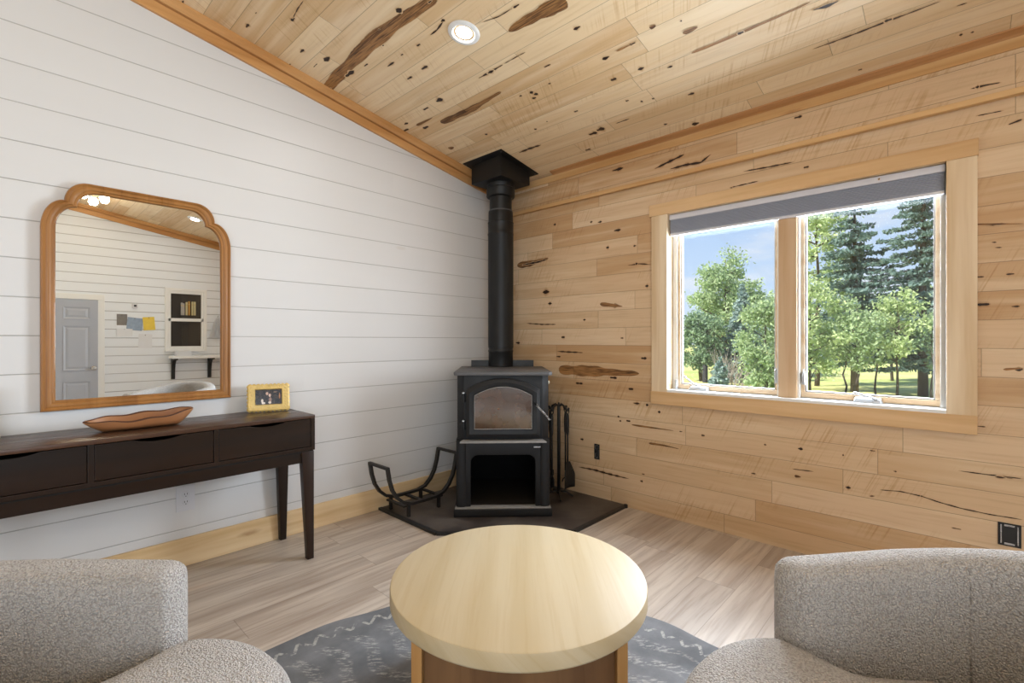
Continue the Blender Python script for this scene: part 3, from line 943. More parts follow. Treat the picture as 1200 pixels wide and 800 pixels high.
# pleated shade drawn up at the top of the window
sh = empty('pleated_shade', (.035, WC, 1.875), label='grey pleated cellular shade drawn up at the top of the window', cat='window shade')
bm = BM(); box(bm, -.026, .026, -.682, .682, .103, .138, .004, 2)
mesh_obj('head_rail', bm, M_RAIL, sh)
bm = BM()
N = 12
zs = [.014 + .089 * i / (2 * N) for i in range(2 * N + 1)]
ringsA = []
for s_ in (-1, 1):
    pass
pr_ = [(-.014 - (.007 if i % 2 else 0), z) for i, z in enumerate(zs)] + [(.014 + (.007 if i % 2 else 0), z) for i, z in reversed(list(enumerate(zs)))]
prism(bm, pr_, lambda a, b, d: (a, d, b), -.678, .678)
mesh_obj('pleats', bm, M_SHADE, sh)
bm = BM(); box(bm, -.018, .018, -.679, .679, 0, .0145, .003, 2)
mesh_obj('bottom_rail', bm, M_RAIL, sh)

# ------------------------------------------------------------------ ceiling lights
def downlight(x, y, label):
    n = Vector((-CS, 0, -1)).normalized()
    o = empty('recessed_light', (x, y, ceil_z(x)), label=label, cat='ceiling light', group='recessed ceiling lights')
    rot = Vector((0, 0, -1)).rotation_difference(n).to_matrix().to_4x4()
    bm = BM(); lathe(bm, [(.052, .012), (.054, -.003), (.060, -.009), (.074, -.009), (.082, -.003), (.083, .001)], 48, M=rot)
    mesh_obj('trim_ring', bm, M_WHITE, o, angle=40)
    bm = BM(); lathe(bm, [(.0, .003), (.040, .003), (.052, .010)], 40, M=rot)
    mesh_obj('baffle', bm, M_WHITE, o, angle=40)
    bm = BM(); lathe(bm, [(.0, -.0045), (.036, -.0025), (.046, .002)], 40, M=rot)
    mesh_obj('lamp_lens', bm, M_LENS, o, smooth=True)
    l = bpy.data.lights.new('downlight_lamp', 'AREA')
    l.shape = 'DISK'; l.size = .09; l.energy = DL_W; l.color = (1.0, .985, .975)
    lo = bpy.data.objects.new('downlight_lamp', l)
    lo.location = (n * .016); lo.rotation_euler = Vector((0, 0, -1)).rotation_difference(n).to_euler()
    link(lo, o)
    return o
downlight(-1.415, -1.119, 'round white recessed ceiling light nearest the stovepipe')
downlight(-1.33, -4.2, 'small round recessed ceiling light reflected at the upper right of the mirror')

# flush chandelier near the ridge (seen as a bright cluster in the mirror)
cx_, cy_ = -2.35, -4.3
ch = empty('ceiling_chandelier', (cx_, cy_, ceil_z(cx_)), label='glowing cluster of warm glass shades reflected at the top left of the mirror', cat='ceiling light')
bm = BM(); lathe(bm, [(0, .03), (.07, .03), (.07, -.02), (.02, -.03), (.012, -.10), (0, -.10)], 32)
mesh_obj('canopy', bm, M_CHROME, ch, angle=40)
for k in range(4):
    a = k * PI / 2 + .4
    bm = BM(); tube(bm, [(0, 0, -.08), (.06 * math.cos(a), .06 * math.sin(a), -.10), (.14 * math.cos(a), .14 * math.sin(a), -.08)], .007, 8)
    arm = mesh_obj('arm', bm, M_CHROME, ch, smooth=True)
    bm = BM(); lathe(bm, [(0, -.055), (.03, -.05), (.045, -.02), (.04, .02), (.02, .035), (0, .036)], 20, (.15 * math.cos(a), .15 * math.sin(a), -.10))
    mesh_obj('glass_shade', bm, M_SHEEN, ch, smooth=True)

# ------------------------------------------------------------------ wood stove
ST = (-.771, -.774)
stove = empty('wood_stove', (ST[0], ST[1], .016), R(-45), 'black cast iron wood stove on a pedestal in the corner of the room', 'stove')
def sp(name, bm, mat, parent=stove, **kw):
    return mesh_obj(name, bm, mat, parent, **kw)
D0, D1 = .035, .68
bm = BM(); box(bm, -.325, .325, 0, .66, 0, .05, .006)
sp('base_plinth', bm, M_STOVE, angle=40)
bm = BM(); box(bm, -.318, .318, .008, .2, .05, .058, .003)
sp('plinth_top', bm, M_DUST, angle=40)
M_INNERSHADOW = plain('shadow_black_iron', (.004, .004, .0042, 1), .8, spec=.15)  # near-black colour paints the shade inside the pedestal opening
M_SHADOWFLOOR = plain('shaded_ash_floor', (.022, .017, .014, 1), .8, var=.5, scale=16, spec=.2)  # mottled ash tone, darkened to paint the shade on the pedestal floor
# pedestal with arched opening
def outline_open():
    o = [(-.31, .058), (-.31, .50), (.31, .50), (.31, .058), (.215, .058)]
    for k in range(9):
        a = PI / 2 * k / 8
        o.append((.215 - .05 + .05 * math.cos(a), .40 - .05 + .05 * math.sin(a)))
    for k in range(9):
        a = PI / 2 + PI / 2 * k / 8
        o.append((-.215 + .05 + .05 * math.cos(a), .40 - .05 + .05 * math.sin(a)))
    o.append((-.215, .058))
    return o
bm = BM(); prism(bm, outline_open(), lambda a, b, d: (a, d, b), D0, D0 + .03, .006)
sp('pedestal_front', bm, M_STOVE, angle=40)
bm = BM()
box(bm, -.31, -.285, D0 + .031, D1, .058, .50); box(bm, .285, .31, D0 + .031, D1, .058, .50)
box(bm, -.285, .285, D1 - .025, D1, .058, .50); box(bm, -.285, .285, D0 + .031, D1 - .025, .475, .50)
sp('pedestal_shell', bm, M_INNERSHADOW)
bm = BM(); box(bm, -.285, .285, D0 + .031, D1 - .026, .05, .062); sp('pedestal_floor', bm, M_SHADOWFLOOR)
# corner pilasters
for s in (-1, 1):
    bm = BM()
    lathe(bm, [(0, .06), (.034, .06), (.036, .07), (.034, .085), (.034, .50), (0, .50)], 24, (s * .278, D0 + .008, 0))
    for v in bm.verts: v.co.y = D0 + .008 + (v.co.y - D0 - .008) * .6
    sp('pilaster', bm, M_STOVE, angle=40)
# firebox body: chamfered front corners
def chamf(y0, y1, hw, c):
    return [(-hw, y1), (-hw, y0 + c), (-hw + c, y0), (hw - c, y0), (hw, y0 + c), (hw, y1)]
bm = BM(); prism(bm, chamf(D0 + .004, D1, .308, .045), lambda a, b, d: (a, b, d), .50, .932, .004)
sp('firebox', bm, M_STOVE, angle=40)
bm = BM(); prism(bm, chamf(-.012, D1 + .03, .326, .022), lambda a, b, d: (a, b, d), .932, .955, .006)
sp('top_plate', bm, M_STOVETOP, angle=40)
bm = BM(); prism(bm, chamf(D0 - .004, D0 + .1, .314, .05), lambda a, b, d: (a, b, d), .492, .503, .003)
sp('firebox_sill', bm, M_STOVE, angle=40)
bm = BM(); hexa(bm, [(-.285, -.03, .492), (.285, -.03, .492), (.265, .04, .492), (-.265, .04, .492), (-.285, -.03, .502), (.285, -.03, .502), (.265, .04, .506), (-.265, .04, .506)], .003)
sp('ash_lip', bm, M_DUST, angle=40)
# arched door with glass
def arch(hw, z0, zs, rise, n=20, r=.0):
    o = [(-hw, z0), (hw, z0)]
    for k in range(n + 1):
        t_ = 1 - 2 * k / n
        o.append((hw * t_, zs + rise * (1 - t_ * t_)))
    return o
bm = BM()
A_ = arch(.243, .525, .838, .075); B_ = arch(.222, .547, .818, .070); C_ = arch(.196, .573, .805, .060); E_ = arch(.190, .58, .800, .058)
loft(bm, [[(a, D0 + .002, b) for a, b in A_], [(a, D0 - .030, b) for a, b in A_], [(a, D0 - .044, b) for a, b in B_],
          [(a, D0 - .040, b) for a, b in C_], [(a, D0 - .028, b) for a, b in E_], [(a, D0 + .002, b) for a, b in E_]])
door = sp('door', bm, M_STOVE, angle=35)
bm = BM()
G1 = arch(.1905, .5785, .8005, .0585); G2 = arch(.1875, .5815, .798, .0575)
ring_prism(bm, G1, G2, lambda a, b, d: (a, d, b), D0 - .041, D0 - .030)
sp('glass_gasket', bm, M_DUST, door)
k_ = NT('stove_glass')
tc_ = k_.n('ShaderNodeTexCoord').outputs['Object']
nn = k_.noise(tc_, 9, 3)
k_.bsdf.inputs['Coat Weight'].default_value = 1.0
k_.bsdf.inputs['Coat Roughness'].default_value = .03
M_STOVEGLASS = k_.done(k_.mix(nn, srgb(40, 26, 20), srgb(92, 62, 44)), .12, spec=.8)
bm = BM(); prism(bm, arch(.189, .58, .799, .058), lambda a, b, d: (a, d, b), D0 - .031, D0 - .026)
sp('door_glass', bm, M_STOVEGLASS, door)
for z in (.60, .785):
    bm = BM()
    lathe(bm, [(0, -.028), (.012, -.028), (.013, -.02), (.013, .02), (.012, .028), (0, .028)], 16, (-.262, D0 - .022, z))
    box(bm, -.285, -.245, D0 - .012, D0 + .01, z - .014, z + .014, .003)
    h = sp('hinge', bm, M_STOVE, angle=40)
    bm = BM(); lathe(bm, [(0, .028), (.010, .028), (.009, .036), (0, .040)], 14, (-.262, D0 - .022, z))
    sp('hinge_pin', bm, M_CHROME, h, angle=40)
bm = BM()
tube(bm, [(.205, D0 - .03, .752), (.212, D0 - .075, .748), (.222, D0 - .09, .738)], .007, 10)
hdl = sp('door_handle', bm, M_STOVE, smooth=True)
bm = BM()
n_ = 70
pts = []
for i in range(n_):
    q = i / (n_ - 1)
    c = Vector((.214, D0 - .088, .745)).lerp(Vector((.302, D0 - .10, .648)), q)
    a = q * 2 * PI * 14
    pts.append(c + Vector((.7 * math.cos(a), math.sin(a), .64 * math.cos(a))) * .0062)
tube(bm, pts, .0026, 6)
sp('spring_grip', bm, M_CHROME, hdl, smooth=True)
bm = BM()
lathe(bm, [(0, 0), (.012, 0), (.013, .006), (.010, .012), (0, .014)], 16, M=Matrix.Translation((.309, D0 + .10, .875)) @ Matrix.Rotation(R(90), 4, 'Y'))
sp('air_control_knob', bm, M_CREAM, angle=40)
bm = BM(); box(bm, .205, .262, D0 - .004, D0 + .002, .448, .456, .001)
sp('name_plate', bm, M_CHROME)
bm = BM(); box(bm, -.245, .255, .69, .70, .90, 1.005, .002)
sp('rear_heat_shield', bm, M_BLACK)
for s in (-1, 1):
    bm = BM(); box(bm, s * .2 - .02, s * .2 + .02, .675, .695, .60, .92); sp('shield_bracket', bm, M_BLACK)

# ------------------------------------------------------------------ stovepipe and ceiling support
PX, PY = -.29, -.28
pipe = empty('stovepipe', (PX, PY, .97), label='tall black stovepipe rising from the stove to a square ceiling box', cat='stovepipe')
def pl(name, prof, mat=M_PIPE, par=pipe):
    bm = BM(); lathe(bm, [(r, z - .97) for r, z in prof], 48)
    return mesh_obj(name, bm, mat, par, angle=40)
pl('lower_section', [(.09, .9725), (.098, .974), (.098, 1.085), (.101, 1.09), (.101, 1.10), (.098, 1.104), (.0975, 1.118), (.101, 1.12), (.101, 1.128)])
pl('long_section', [(.1015, 1.125), (.1015, 2.015), (.104, 2.02), (.104, 2.032), (.1015, 2.036), (.1015, 2.11), (.104, 2.118), (.1, 2.124)])
pl('slip_section', [(.0985, 2.115), (.0985, 2.20), (.094, 2.21), (.089, 2.214), (.089, 2.34)])
pl('slip_seam', [(.0975, 2.206), (.0965, 2.213), (.091, 2.218), (.089, 2.216)], M_STOVETOP)
pl('collar', [(.088, 2.318), (.108, 2.322), (.114, 2.33), (.114, 2.39), (.108, 2.395), (.11, 2.40), (.11, 2.47)])
bm = BM()
hs = .215
for (s0, s1, za, zb, lo) in ((.165, .165, 2.425, None, 0),):
    x0, x1, y0, y1 = -s0, s0, -s0, s0
    zt = lambda x: ceil_z(PX + x) - .97
    hexa(bm, [(x0, y0, za - .97), (x1, y0, za - .97), (x1, y1, za - .97), (x0, y1, za - .97), (x0, y0, zt(x0)), (x1, y0, zt(x1)), (x1, y1, zt(x1)), (x0, y1, zt(x0))], .003)
sbx = mesh_obj('support_box', bm, M_PIPE, pipe)
bm = BM()
zt = lambda x: ceil_z(PX + x) - .97
hexa(bm, [(-hs, -hs, zt(-hs) - .008), (hs, -hs, zt(hs) - .008), (hs, hs, zt(hs) - .008), (-hs, hs, zt(-hs) - .008), (-hs, -hs, zt(-hs)), (hs, -hs, zt(hs)), (hs, hs, zt(hs)), (-hs, hs, zt(-hs))], .003)
mesh_obj('ceiling_flange', bm, M_PIPE, pipe)
for sx, sy in ((-1, -1), (-1, 1), (1, -1)):
    bm = BM(); lathe(bm, [(0, -.004), (.005, -.003), (.006, 0)], 12, (sx * .195, sy * .195, zt(sx * .195) - .008))
    mesh_obj('screw', bm, M_STOVETOP, pipe)

# ------------------------------------------------------------------ hearth pad
hp = empty('hearth_pad', (-.4, -.4, 0), label='dark slate corner hearth pad with black edge strip under the stove', cat='hearth pad')
HP = [(-.001, -.018), (-1.225, -.018), (-1.228, -.655), (-.63, -1.243), (-.001, -1.243)]
bm = BM(); prism(bm, [(a + .4, b + .4) for a, b in HP], lambda a, b, d: (a, b, d), 0.0, .014)
mesh_obj('slate_surface', bm, M_SLATE, hp)
bm = BM()
for p, q in zip(HP[1:], HP[2:]):
    a = Vector((p[0] + .4, p[1] + .4, .0085)); b = Vector((q[0] + .4, q[1] + .4, .0085))
    bar(bm, [a, b], .017, .026, Vector((0, 0, 1)))
for p in HP[1:]:
    pass
mesh_obj('edge_strip', bm, M_BLACK, hp)
bm = BM(); lathe(bm, [(.014, .0), (.016, .004), (.012, .024), (0, .028)], 14, (-.022 + .4, -1.25 + .4, 0))
mesh_obj('edge_end_cap', bm, M_BLACK, hp, angle=40)

# ------------------------------------------------------------------ log holder
lh = empty('log_holder', (-1.065, -.205, .015), label='curved black iron log holder on the hearth left of the stove', cat='log holder')
def hoop(y):
    pts = []
    # left upright curving into the base and up to the right
    for x, z in ((-.285, .345), (-.272, .27), (-.25, .20), (-.215, .145), (-.165, .102), (-.10, .082), (.0, .08), (.10, .082), (.165, .10), (.215, .143), (.25, .20), (.272, .27), (.288, .35)):
        pts.append((x, y, z))
    bm = BM(); bar(bm, pts, .027, .018)
    return bm
for y in (-.105, .105):
    mesh_obj('hoop', hoop(y), M_HOLDER, lh)
for x, z in ((-.285, .345), (.288, .35)):
    bm = BM(); box(bm, x - .010, x + .010, -.117, .117, z - .008, z + .010, .002)
    mesh_obj('end_bar', bm, M_HOLDER, lh)
for x in (-.15, .0, .15):
    bm = BM(); box(bm, x - .012, x + .012, -.105, .105, .066 if x else .064, .078, .001)
    mesh_obj('cross_bar', bm, M_HOLDER, lh)
for x in (-.125, .125):
    for y in (-.105, .105):
        bm = BM(); box(bm, x - .010, x + .010, y - .010, y + .010, 0, .095, .002)
        mesh_obj('foot', bm, M_HOLDER, lh)

# ------------------------------------------------------------------ fireplace tools
TX, TY = -.206, -.80
ts = empty('tool_stand', (TX, TY, .016), label='black wrought iron fireplace tool stand right of the stove', cat='tool stand')
bm = BM()
for k in range(4):
    a = PI / 4 + k * PI / 2
    tube(bm, [(0, 0, .05), (.05 * math.cos(a), .05 * math.sin(a), .045), (.09 * math.cos(a), .09 * math.sin(a), .02), (.105 * math.cos(a), .105 * math.sin(a), .007)], .007, 8)
mesh_obj('tripod_base', bm, M_WROUGHT, ts, smooth=True)
bm = BM()
tube(bm, [(0, 0, .03), (0, 0, .68), (0, 0, .705)], .012, 10, rfn=lambda i: (.012, .012, .005)[i])
mesh_obj('pole', bm, M_WROUGHT, ts, smooth=True)
for k in range(4):
    a = R(-90) + k * PI / 2
    c, s = math.cos(a), math.sin(a)
    bm = BM(); tube(bm, [(.0, 0, .675), (.03 * c, .03 * s, .69), (.06 * c, .06 * s, .675), (.072 * c, .072 * s, .645), (.085 * c, .085 * s, .648), (.092 * c, .092 * s, .672)], .0075, 8)
    mesh_obj('hook', bm, M_WROUGHT, ts, smooth=True)
def tool(name, k, label, cat):
    a = R(-90) + k * PI / 2
    o = empty(name, (TX + .082 * math.cos(a), TY + .082 * math.sin(a), .06), R(-90) + k * PI / 2, label, cat, 'fireplace tools')
    bm = BM()
    # eye that hangs on the hook, handle, shaft
    ring = [(0, .014 * math.cos(i * 2 * PI / 16), .60 + .018 * math.sin(i * 2 * PI / 16)) for i in range(17)]
    tube(bm, ring, .004, 6)
    tube(bm, [(0, 0, .582), (0, 0, .56), (0, 0, .50), (0, 0, .44), (0, 0, .42), (0, 0, .14)], .006, 8, rfn=lambda i: (.007, .010, .0115, .010, .0065, .0065)[i])
    mesh_obj('shaft', bm, M_WROUGHT, o, smooth=True)
    return o
o = tool('fireplace_shovel', 0, 'black ash shovel with broad blade hanging on the right side of the tool stand', 'shovel')
bm = BM()
rings = []
for i in range(9):
    q = i / 8
    z = .235 - .19 * q
    w = .022 + .040 * min(1, q * 2.2)
    rings.append([(.004 + .016 * (abs(t_) ** 2) * min(1, q * 2) , w * t_, z) for t_ in [-1, -.6, -.2, .2, .6, 1]])
    rings[-1] += [(x - .003, y, z_) for x, y, z_ in reversed(rings[-1])]
loft(bm, rings, True, True, True)
mesh_obj('blade', bm, M_WROUGHT, o, smooth=True)
o = tool('hearth_brush', 2, 'black hearth brush hanging between the tool stand and the stove', 'brush')
bm = BM(); box(bm, -.016, .016, -.03, .03, .10, .145, .008)
mesh_obj('brush_head', bm, M_WROUGHT, o, angle=40)
bm = BM()
for i in range(90):
    x = random.uniform(-.013, .013); y = random.uniform(-.027, .027)
    tube(bm, [(x, y, .102), (x * 1.6, y * 1.25, .012)], .0016, 3, caps=False)
b_ = mesh_obj('bristles', bm, M_BLACK, o); b_['kind'] = 'stuff'
o = tool('fire_poker', 1, 'black fire poker with side prong hanging behind the tool stand pole', 'poker')
bm = BM(); tube(bm, [(0, 0, .145), (0, 0, .03)], .005, 8, rfn=lambda i: (.005, .002)[i]); tube(bm, [(0, 0, .09), (0, .02, .075), (0, .03, .05)], .004, 6)
mesh_obj('prong', bm, M_WROUGHT, o, smooth=True)
o = tool('log_tongs', 3, 'black log tongs with splayed arms hanging on the near side of the tool stand', 'tongs')
bm = BM()
for s in (-1, 1):
    tube(bm, [(0, 0, .145), (0, s * .018, .11), (0, s * .02, .05), (0, s * .006, .012)], .004, 6)
mesh_obj('jaw', bm, M_WROUGHT, o, smooth=True)

# ------------------------------------------------------------------ electrical boxes
ot = empty('wall_outlet', (-2.37, 0, .352), label='white duplex wall outlet under the console table', cat='outlet')
bm = BM(); box(bm, -.042, .042, -.006, 0, -.066, .066, .003)
mesh_obj('cover_plate', bm, M_PLASTIC, ot)
for dz in (-.02, .02):
    bm = BM(); lathe(bm, [(.0165, 0), (.0165, .0035), (.015, .0045), (0, .0045)], 28, M=Matrix.Translation((0, -.0055, dz)) @ Matrix.Rotation(R(90), 4, 'X'))
    sk = mesh_obj('socket', bm, M_PLASTIC, ot, angle=40)
    bm = BM()
    for x in (-.006, .006): box(bm, x - .0012, x + .0012, -.0108, -.0098, dz - .001, dz + .008)
    box(bm, -.002, .002, -.0108, -.0098, dz - .010, dz - .006)
    mesh_obj('slots', bm, M_SLOT, sk)
def bare_box(y, z, h, w, label):
    o = empty('outlet_box', (0, y, z), label=label, cat='outlet box', group='uncovered outlet boxes in the wood wall')
    bm = BM()
    O = [(-w, -h), (w, -h), (w, h), (-w, h)]; I = [(-w + .006, -h + .006), (w - .006, -h + .006), (w - .006, h - .006), (-w + .006, h - .006)]
    ring_prism(bm, O, I, lambda a, b, d: (d, a, b), -.004, .0)
    mesh_obj('box_rim', bm, M_BLACK, o)
    bm = BM(); box(bm, -.0022, -.001, -w + .006, w - .006, -h + .006, h - .006)
    mesh_obj('receptacle', bm, M_SLOT, o)
    bm = BM()
    for s in (-1, 1):
        box(bm, -.006, -.002, -w * .45, w * .45, s * h * .80 - .004, s * h * .80 + .004, .001)
    box(bm, -.005, -.002, w - .012, w - .008, -h * .82, h * .82); box(bm, -.005, -.002, -w + .008, -w + .012, -h * .82, h * .82)
    mesh_obj('mounting_strap', bm, M_CHROME, o)
bare_box(-1.0, .352, .056, .022, 'small uncovered black outlet box in the wood wall behind the fireplace tools')
bare_box(-3.131, .324, .05, .036, 'uncovered black outlet box in the wood wall behind the right armchair')

# ------------------------------------------------------------------ console table
ct = empty('console_table', (-2.56, -.21, 0), label='long dark walnut console table with three drawers against the white wall', cat='console table')
HL = .698
def cp(name, bm, mat, parent=ct, **kw):
    return mesh_obj(name, bm, mat, parent, **kw)
YF, YK = -.195, .188
bm = BM(); box(bm, -HL, HL, YF, YK, .757, .776, .003); cp('tabletop', bm, M_WALNUTTOP, angle=40)
bm = BM()
box(bm, -HL, HL, YK - .018, YK, .588, .757); box(bm, -HL, HL, YF + .006, YK, .585, .600, .001)
cp('case_back', bm, M_WALNUT)
for s in (-1, 1):
    bm = BM(); box(bm, s * (HL - .011) - .011, s * (HL - .011) + .011, YF + .001, YK, .585, .757, .002); cp('case_side', bm, M_WALNUT)
bm = BM(); box(bm, -HL + .022, HL - .022, YF + .001, YF + .03, .585, .604, .002); cp('bottom_rail', bm, M_WALNUT)
bays = [(-HL + .024, -.236), (-.212, .212), (.236, HL - .024)]
for x in (-.224, .224):
    bm = BM(); box(bm, x - .0105, x + .0105, YF + .001, YK, .602, .757, .002); cp('divider', bm, M_WALNUT)
for a, b in bays:
    bm = BM()
    o = [(a, .607), (b, .607), (b, .7535)]
    m = (a + b) / 2
    for i in range(21):
        q = 1 - 2 * i / 20
        o.append((m + .085 * q, .7535 - .0135 * (1 - q * q) ** .8))
    o.append((a, .7535))
    prism(bm, o, lambda u, v, d: (u, d, v), YF + .004, YF + .022, .0012)
    d = cp('drawer', bm, M_WALNUT)
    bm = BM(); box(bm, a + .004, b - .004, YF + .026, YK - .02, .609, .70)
    cp('drawer_box', bm, M_GAPSHADOW, d)  # coloured black for the shade seen behind the finger pull
bm = BM()
for y0, y1 in ((YF + .012, YF + .032), (YK - .032, YK - .012)):
    box(bm, -HL + .05, HL - .05, y0, y1, .522, .578, .001)
for s in (-1, 1):
    box(bm, s * (HL - .035) - .010, s * (HL - .035) + .010, YF + .03, YK - .03, .522, .578, .001)
cp('apron', bm, M_WALNUT)
bm = BM(); box(bm, -HL + .006, HL - .006, YF + .008, YK - .004, .577, .5855); cp('painted_gap_shadow', bm, M_GAPSHADOW)  # black strip paints the shadow line between case and apron
for sx in (-1, 1):
    for sy in (-1, 1):
        y0 = YF + .004 if sy < 0 else YK - .004
        x0 = sx * (HL - .004)
        t_, f_ = .066, .034
        dy = -sy
        yi = y0 + dy * .045; xf = x0 - sx * .006; yf = y0 + sy * .012
        top = [(x0, y0), (x0 - sx * t_, y0), (x0 - sx * t_, yi), (x0, yi)]
        bot = [(xf, yf), (xf - sx * f_, yf), (xf - sx * f_, yf + dy * f_), (xf, yf + dy * f_)]
        if sx * sy > 0: pass
        bm = BM(); hexa(bm, [(x, y, 0) for x, y in bot] + [(x, y, .580) for x, y in top], .003)
        cp('leg', bm, M_WALNUTLEG, angle=40)

# ------------------------------------------------------------------ wall mirror
mi = empty('wall_mirror', (-2.5385, 0, .863), label='arched mirror in a honey oak frame hanging above the console table', cat='mirror')
def mirror_outline(hw, zb, zs, rx1, rz1, rx2, rz2):
    o = []
    nb, ns, na = 14, 18, 14
    for i in range(nb): o.append((-hw + 2 * hw * i / nb, zb))
    for i in range(ns): o.append((hw, zb + (zs - zb) * i / ns))
    for i in range(na):
        a = PI / 2 * i / na; o.append((hw - rx1 + rx1 * math.cos(a), zs + rz1 * math.sin(a)))
    for i in range(na):
        a = PI / 2 * i / na; o.append((hw - rx1 - rx2 + rx2 * math.cos(a), zs + rz1 + rz2 * math.sin(a)))
    W_ = hw - rx1 - rx2; zt = zs + rz1 + rz2
    for i in range(nb): o.append((W_ - 2 * W_ * i / nb, zt))
    for i in range(na):
        a = PI / 2 * (1 - i / na); o.append((-(hw - rx1 - rx2 + rx2 * math.cos(a)), zs + rz1 + rz2 * math.sin(a)))
    for i in range(na):
        a = PI / 2 * (1 - i / na); o.append((-(hw - rx1 + rx1 * math.cos(a)), zs + rz1 * math.sin(a)))
    for i in range(ns): o.append((-hw, zs - (zs - zb) * i / ns))
    return o
MO = mirror_outline(.3765, 0, .815, .078, .135, .085, .092)
MI = mirror_outline(.3265, .048, .82, .072, .105, .070, .0735)
prof = [(0, -.001), (0, -.022), (.06, -.030), (.16, -.032), (.26, -.027), (.34, -.024), (.45, -.027), (.62, -.026), (.74, -.020), (.80, -.021), (.9, -.021), (.97, -.016), (1.0, -.010), (1.0, -.001)]
bm = BM()
rings = [[(a + (c - a) * t_, y, b + (d - b) * t_) for (a, b), (c, d) in zip(MO, MI)] for t_, y in prof]
loft(bm, rings + [rings[0]])
bmesh.ops.remove_doubles(bm, verts=bm.verts, dist=1e-5)
mesh_obj('frame', bm, M_GOLDWOOD, mi, angle=40)
k = NT('mirror_silver')
nn = k.noise(k.n('ShaderNodeTexCoord').outputs['Object'], 2)
M_MIRROR = k.done(k.mix(nn, (.90, .925, .915, 1), (.89, .92, .91, 1)), 0.0, 1.0)
bm = BM()
MG = [(a * 1.012, .45 + (b - .45) * 1.012) for a, b in MI]
v = [bm.verts.new((a, -.0085, b)) for a, b in MG]
w = [bm.verts.new((a, -.002, b)) for a, b in MG]
bm.faces.new(v); bm.faces.new(w[::-1])
for i in range(len(v)): bm.faces.new((v[i], w[i], w[(i + 1) % len(v)], v[(i + 1) % len(v)]))
mesh_obj('mirror_glass', bm, M_MIRROR, mi)

# ------------------------------------------------------------------ carved bowl on the console
bw = empty('dough_bowl', (-2.588, -.205, .7765), 0, 'long carved wooden dough bowl on the console table below the mirror', 'bowl')
def bowl_ring(s, inner):
    # s -1..1 along the length
    L = .205 * (1.0 if not inner else .955)
    x = L * s
    e = max(0.0, 1 - abs(s) ** 2.6)
    w = (.075 * e ** .6 + .003) * (1 if not inner else .86)
    return x, w
def rim_h(s):
    return .044 + .018 * abs(s) ** 2 + .010 * s + .0035 * math.sin(s * 9 + .6)
NS, NC = 46, 14
def shell(inner):
    rings = []
    for i in range(NS + 1):
        s = -1 + 2 * i / NS
        x, w = bowl_ring(s, inner)
        h0 = rim_h(s)
        base = 0 if not inner else .010
        lift = max(0, (abs(s) - .66) / .34) ** 1.25 * h0 * .97
        row = []
        for j in range(NC + 1):
            a = PI * j / NC
            y = -w * math.cos(a)
            d = math.sin(a) ** .55
            h = h0 + (.014 * (j / NC) * max(0, 1 - s * s))
            z = h - (h - base - lift) * d
            row.append((x, y, max(base, z)))
        rings.append(row)
    return rings
bm = BM()
loft(bm, shell(False), closed=False); loft(bm, shell(True), closed=False)
mesh_obj('bowl_body', bm, M_BOWL, bw, smooth=True)
bm = BM()
for side in (0, NC):
    pts = [tuple(Vector(a[side]).lerp(Vector(b[side]), .5)) for a, b in zip(shell(False), shell(True))]
    tube(bm, pts, .0052, 8, rfn=lambda i: .0035 + .0022 * math.sin(PI * i / NS))
mesh_obj('live_edge_rim', bm, M_BOWLRIM, bw, smooth=True)

# ------------------------------------------------------------------ gilt photo frame
ang = math.atan2(-.070, .205)
pf = empty('photo_frame', (-1.998, -.118, .777), ang, 'ornate gold photo frame standing at the right end of the console table', 'photo frame')
W2, H2 = .110, .160
tilt = Matrix.Rotation(R(-11), 4, 'X')
n = 30
def scallop(w0, w1, z0, z1, amp, per):
    o = []
    for (ax, az), (bx, bz) in (((w0, z0), (w1, z0)), ((w1, z0), (w1, z1)), ((w1, z1), (w0, z1)), ((w0, z1), (w0, z0))):
        L = math.hypot(bx - ax, bz - az)
        nx, nz = (bz - az) / L, -(bx - ax) / L
        for i in range(n):
            q = i / n
            k_ = amp * abs(math.sin(q * PI * round(L / per)))
            o.append((ax + (bx - ax) * q + nx * k_, az + (bz - az) * q + nz * k_))
    return o
O0 = scallop(-W2 + .006, W2 - .006, .006, H2 - .006, .006, .021)
O1 = scallop(-W2 + .012, W2 - .012, .012, H2 - .012, .003, .021)
O2 = scallop(-.070, .070, .038, H2 - .032, 0, .02)
O3 = scallop(-.066, .066, .042, H2 - .036, 0, .02)
bm = BM()
loft(bm, [[(a, .012, b) for a, b in O0], [(a, .002, b) for a, b in O0], [(a, -.004, b) for a, b in O1],
          [(a * .6 + c * .4, -.001, b * .6 + d * .4) for (a, b), (c, d) in zip(O1, O2)], [(a, -.005, b) for a, b in O2], [(a, .004, b) for a, b in O3], [(a, .012, b) for a, b in O3], [(a, .012, b) for a, b in O0]])
bmesh.ops.remove_doubles(bm, verts=bm.verts, dist=1e-6)
rndf = random.Random(2)
for i in range(60):
    q = rndf.random(); sidex = rndf.choice((0, 1, 2, 3))
    if sidex < 2: x = -.1 + .2 * q; z = (.025, H2 - .019)[sidex]
    else: z = .02 + .12 * q; x = (-.085, .085)[sidex - 2]
    lathe(bm, [(0, -.003), (.005, -.002), (.006, 0), (.0, .003)], 8, M=Matrix.Translation((x + rndf.uniform(-.008, .008), -.002, z + rndf.uniform(-.006, .006))) @ Matrix.Rotation(R(90), 4, 'X'))
bmesh.ops.transform(bm, matrix=tilt, verts=bm.verts)
mesh_obj('frame', bm, M_GILT, pf, angle=35)
k = NT('dark_couple_photo')
s_ = k.coords()
base = k.mix(k.rng(k.noise(k.vec(s_[0], s_[2], 0), 60, 4), .4, .7), srgb(22, 18, 18), srgb(58, 44, 40))
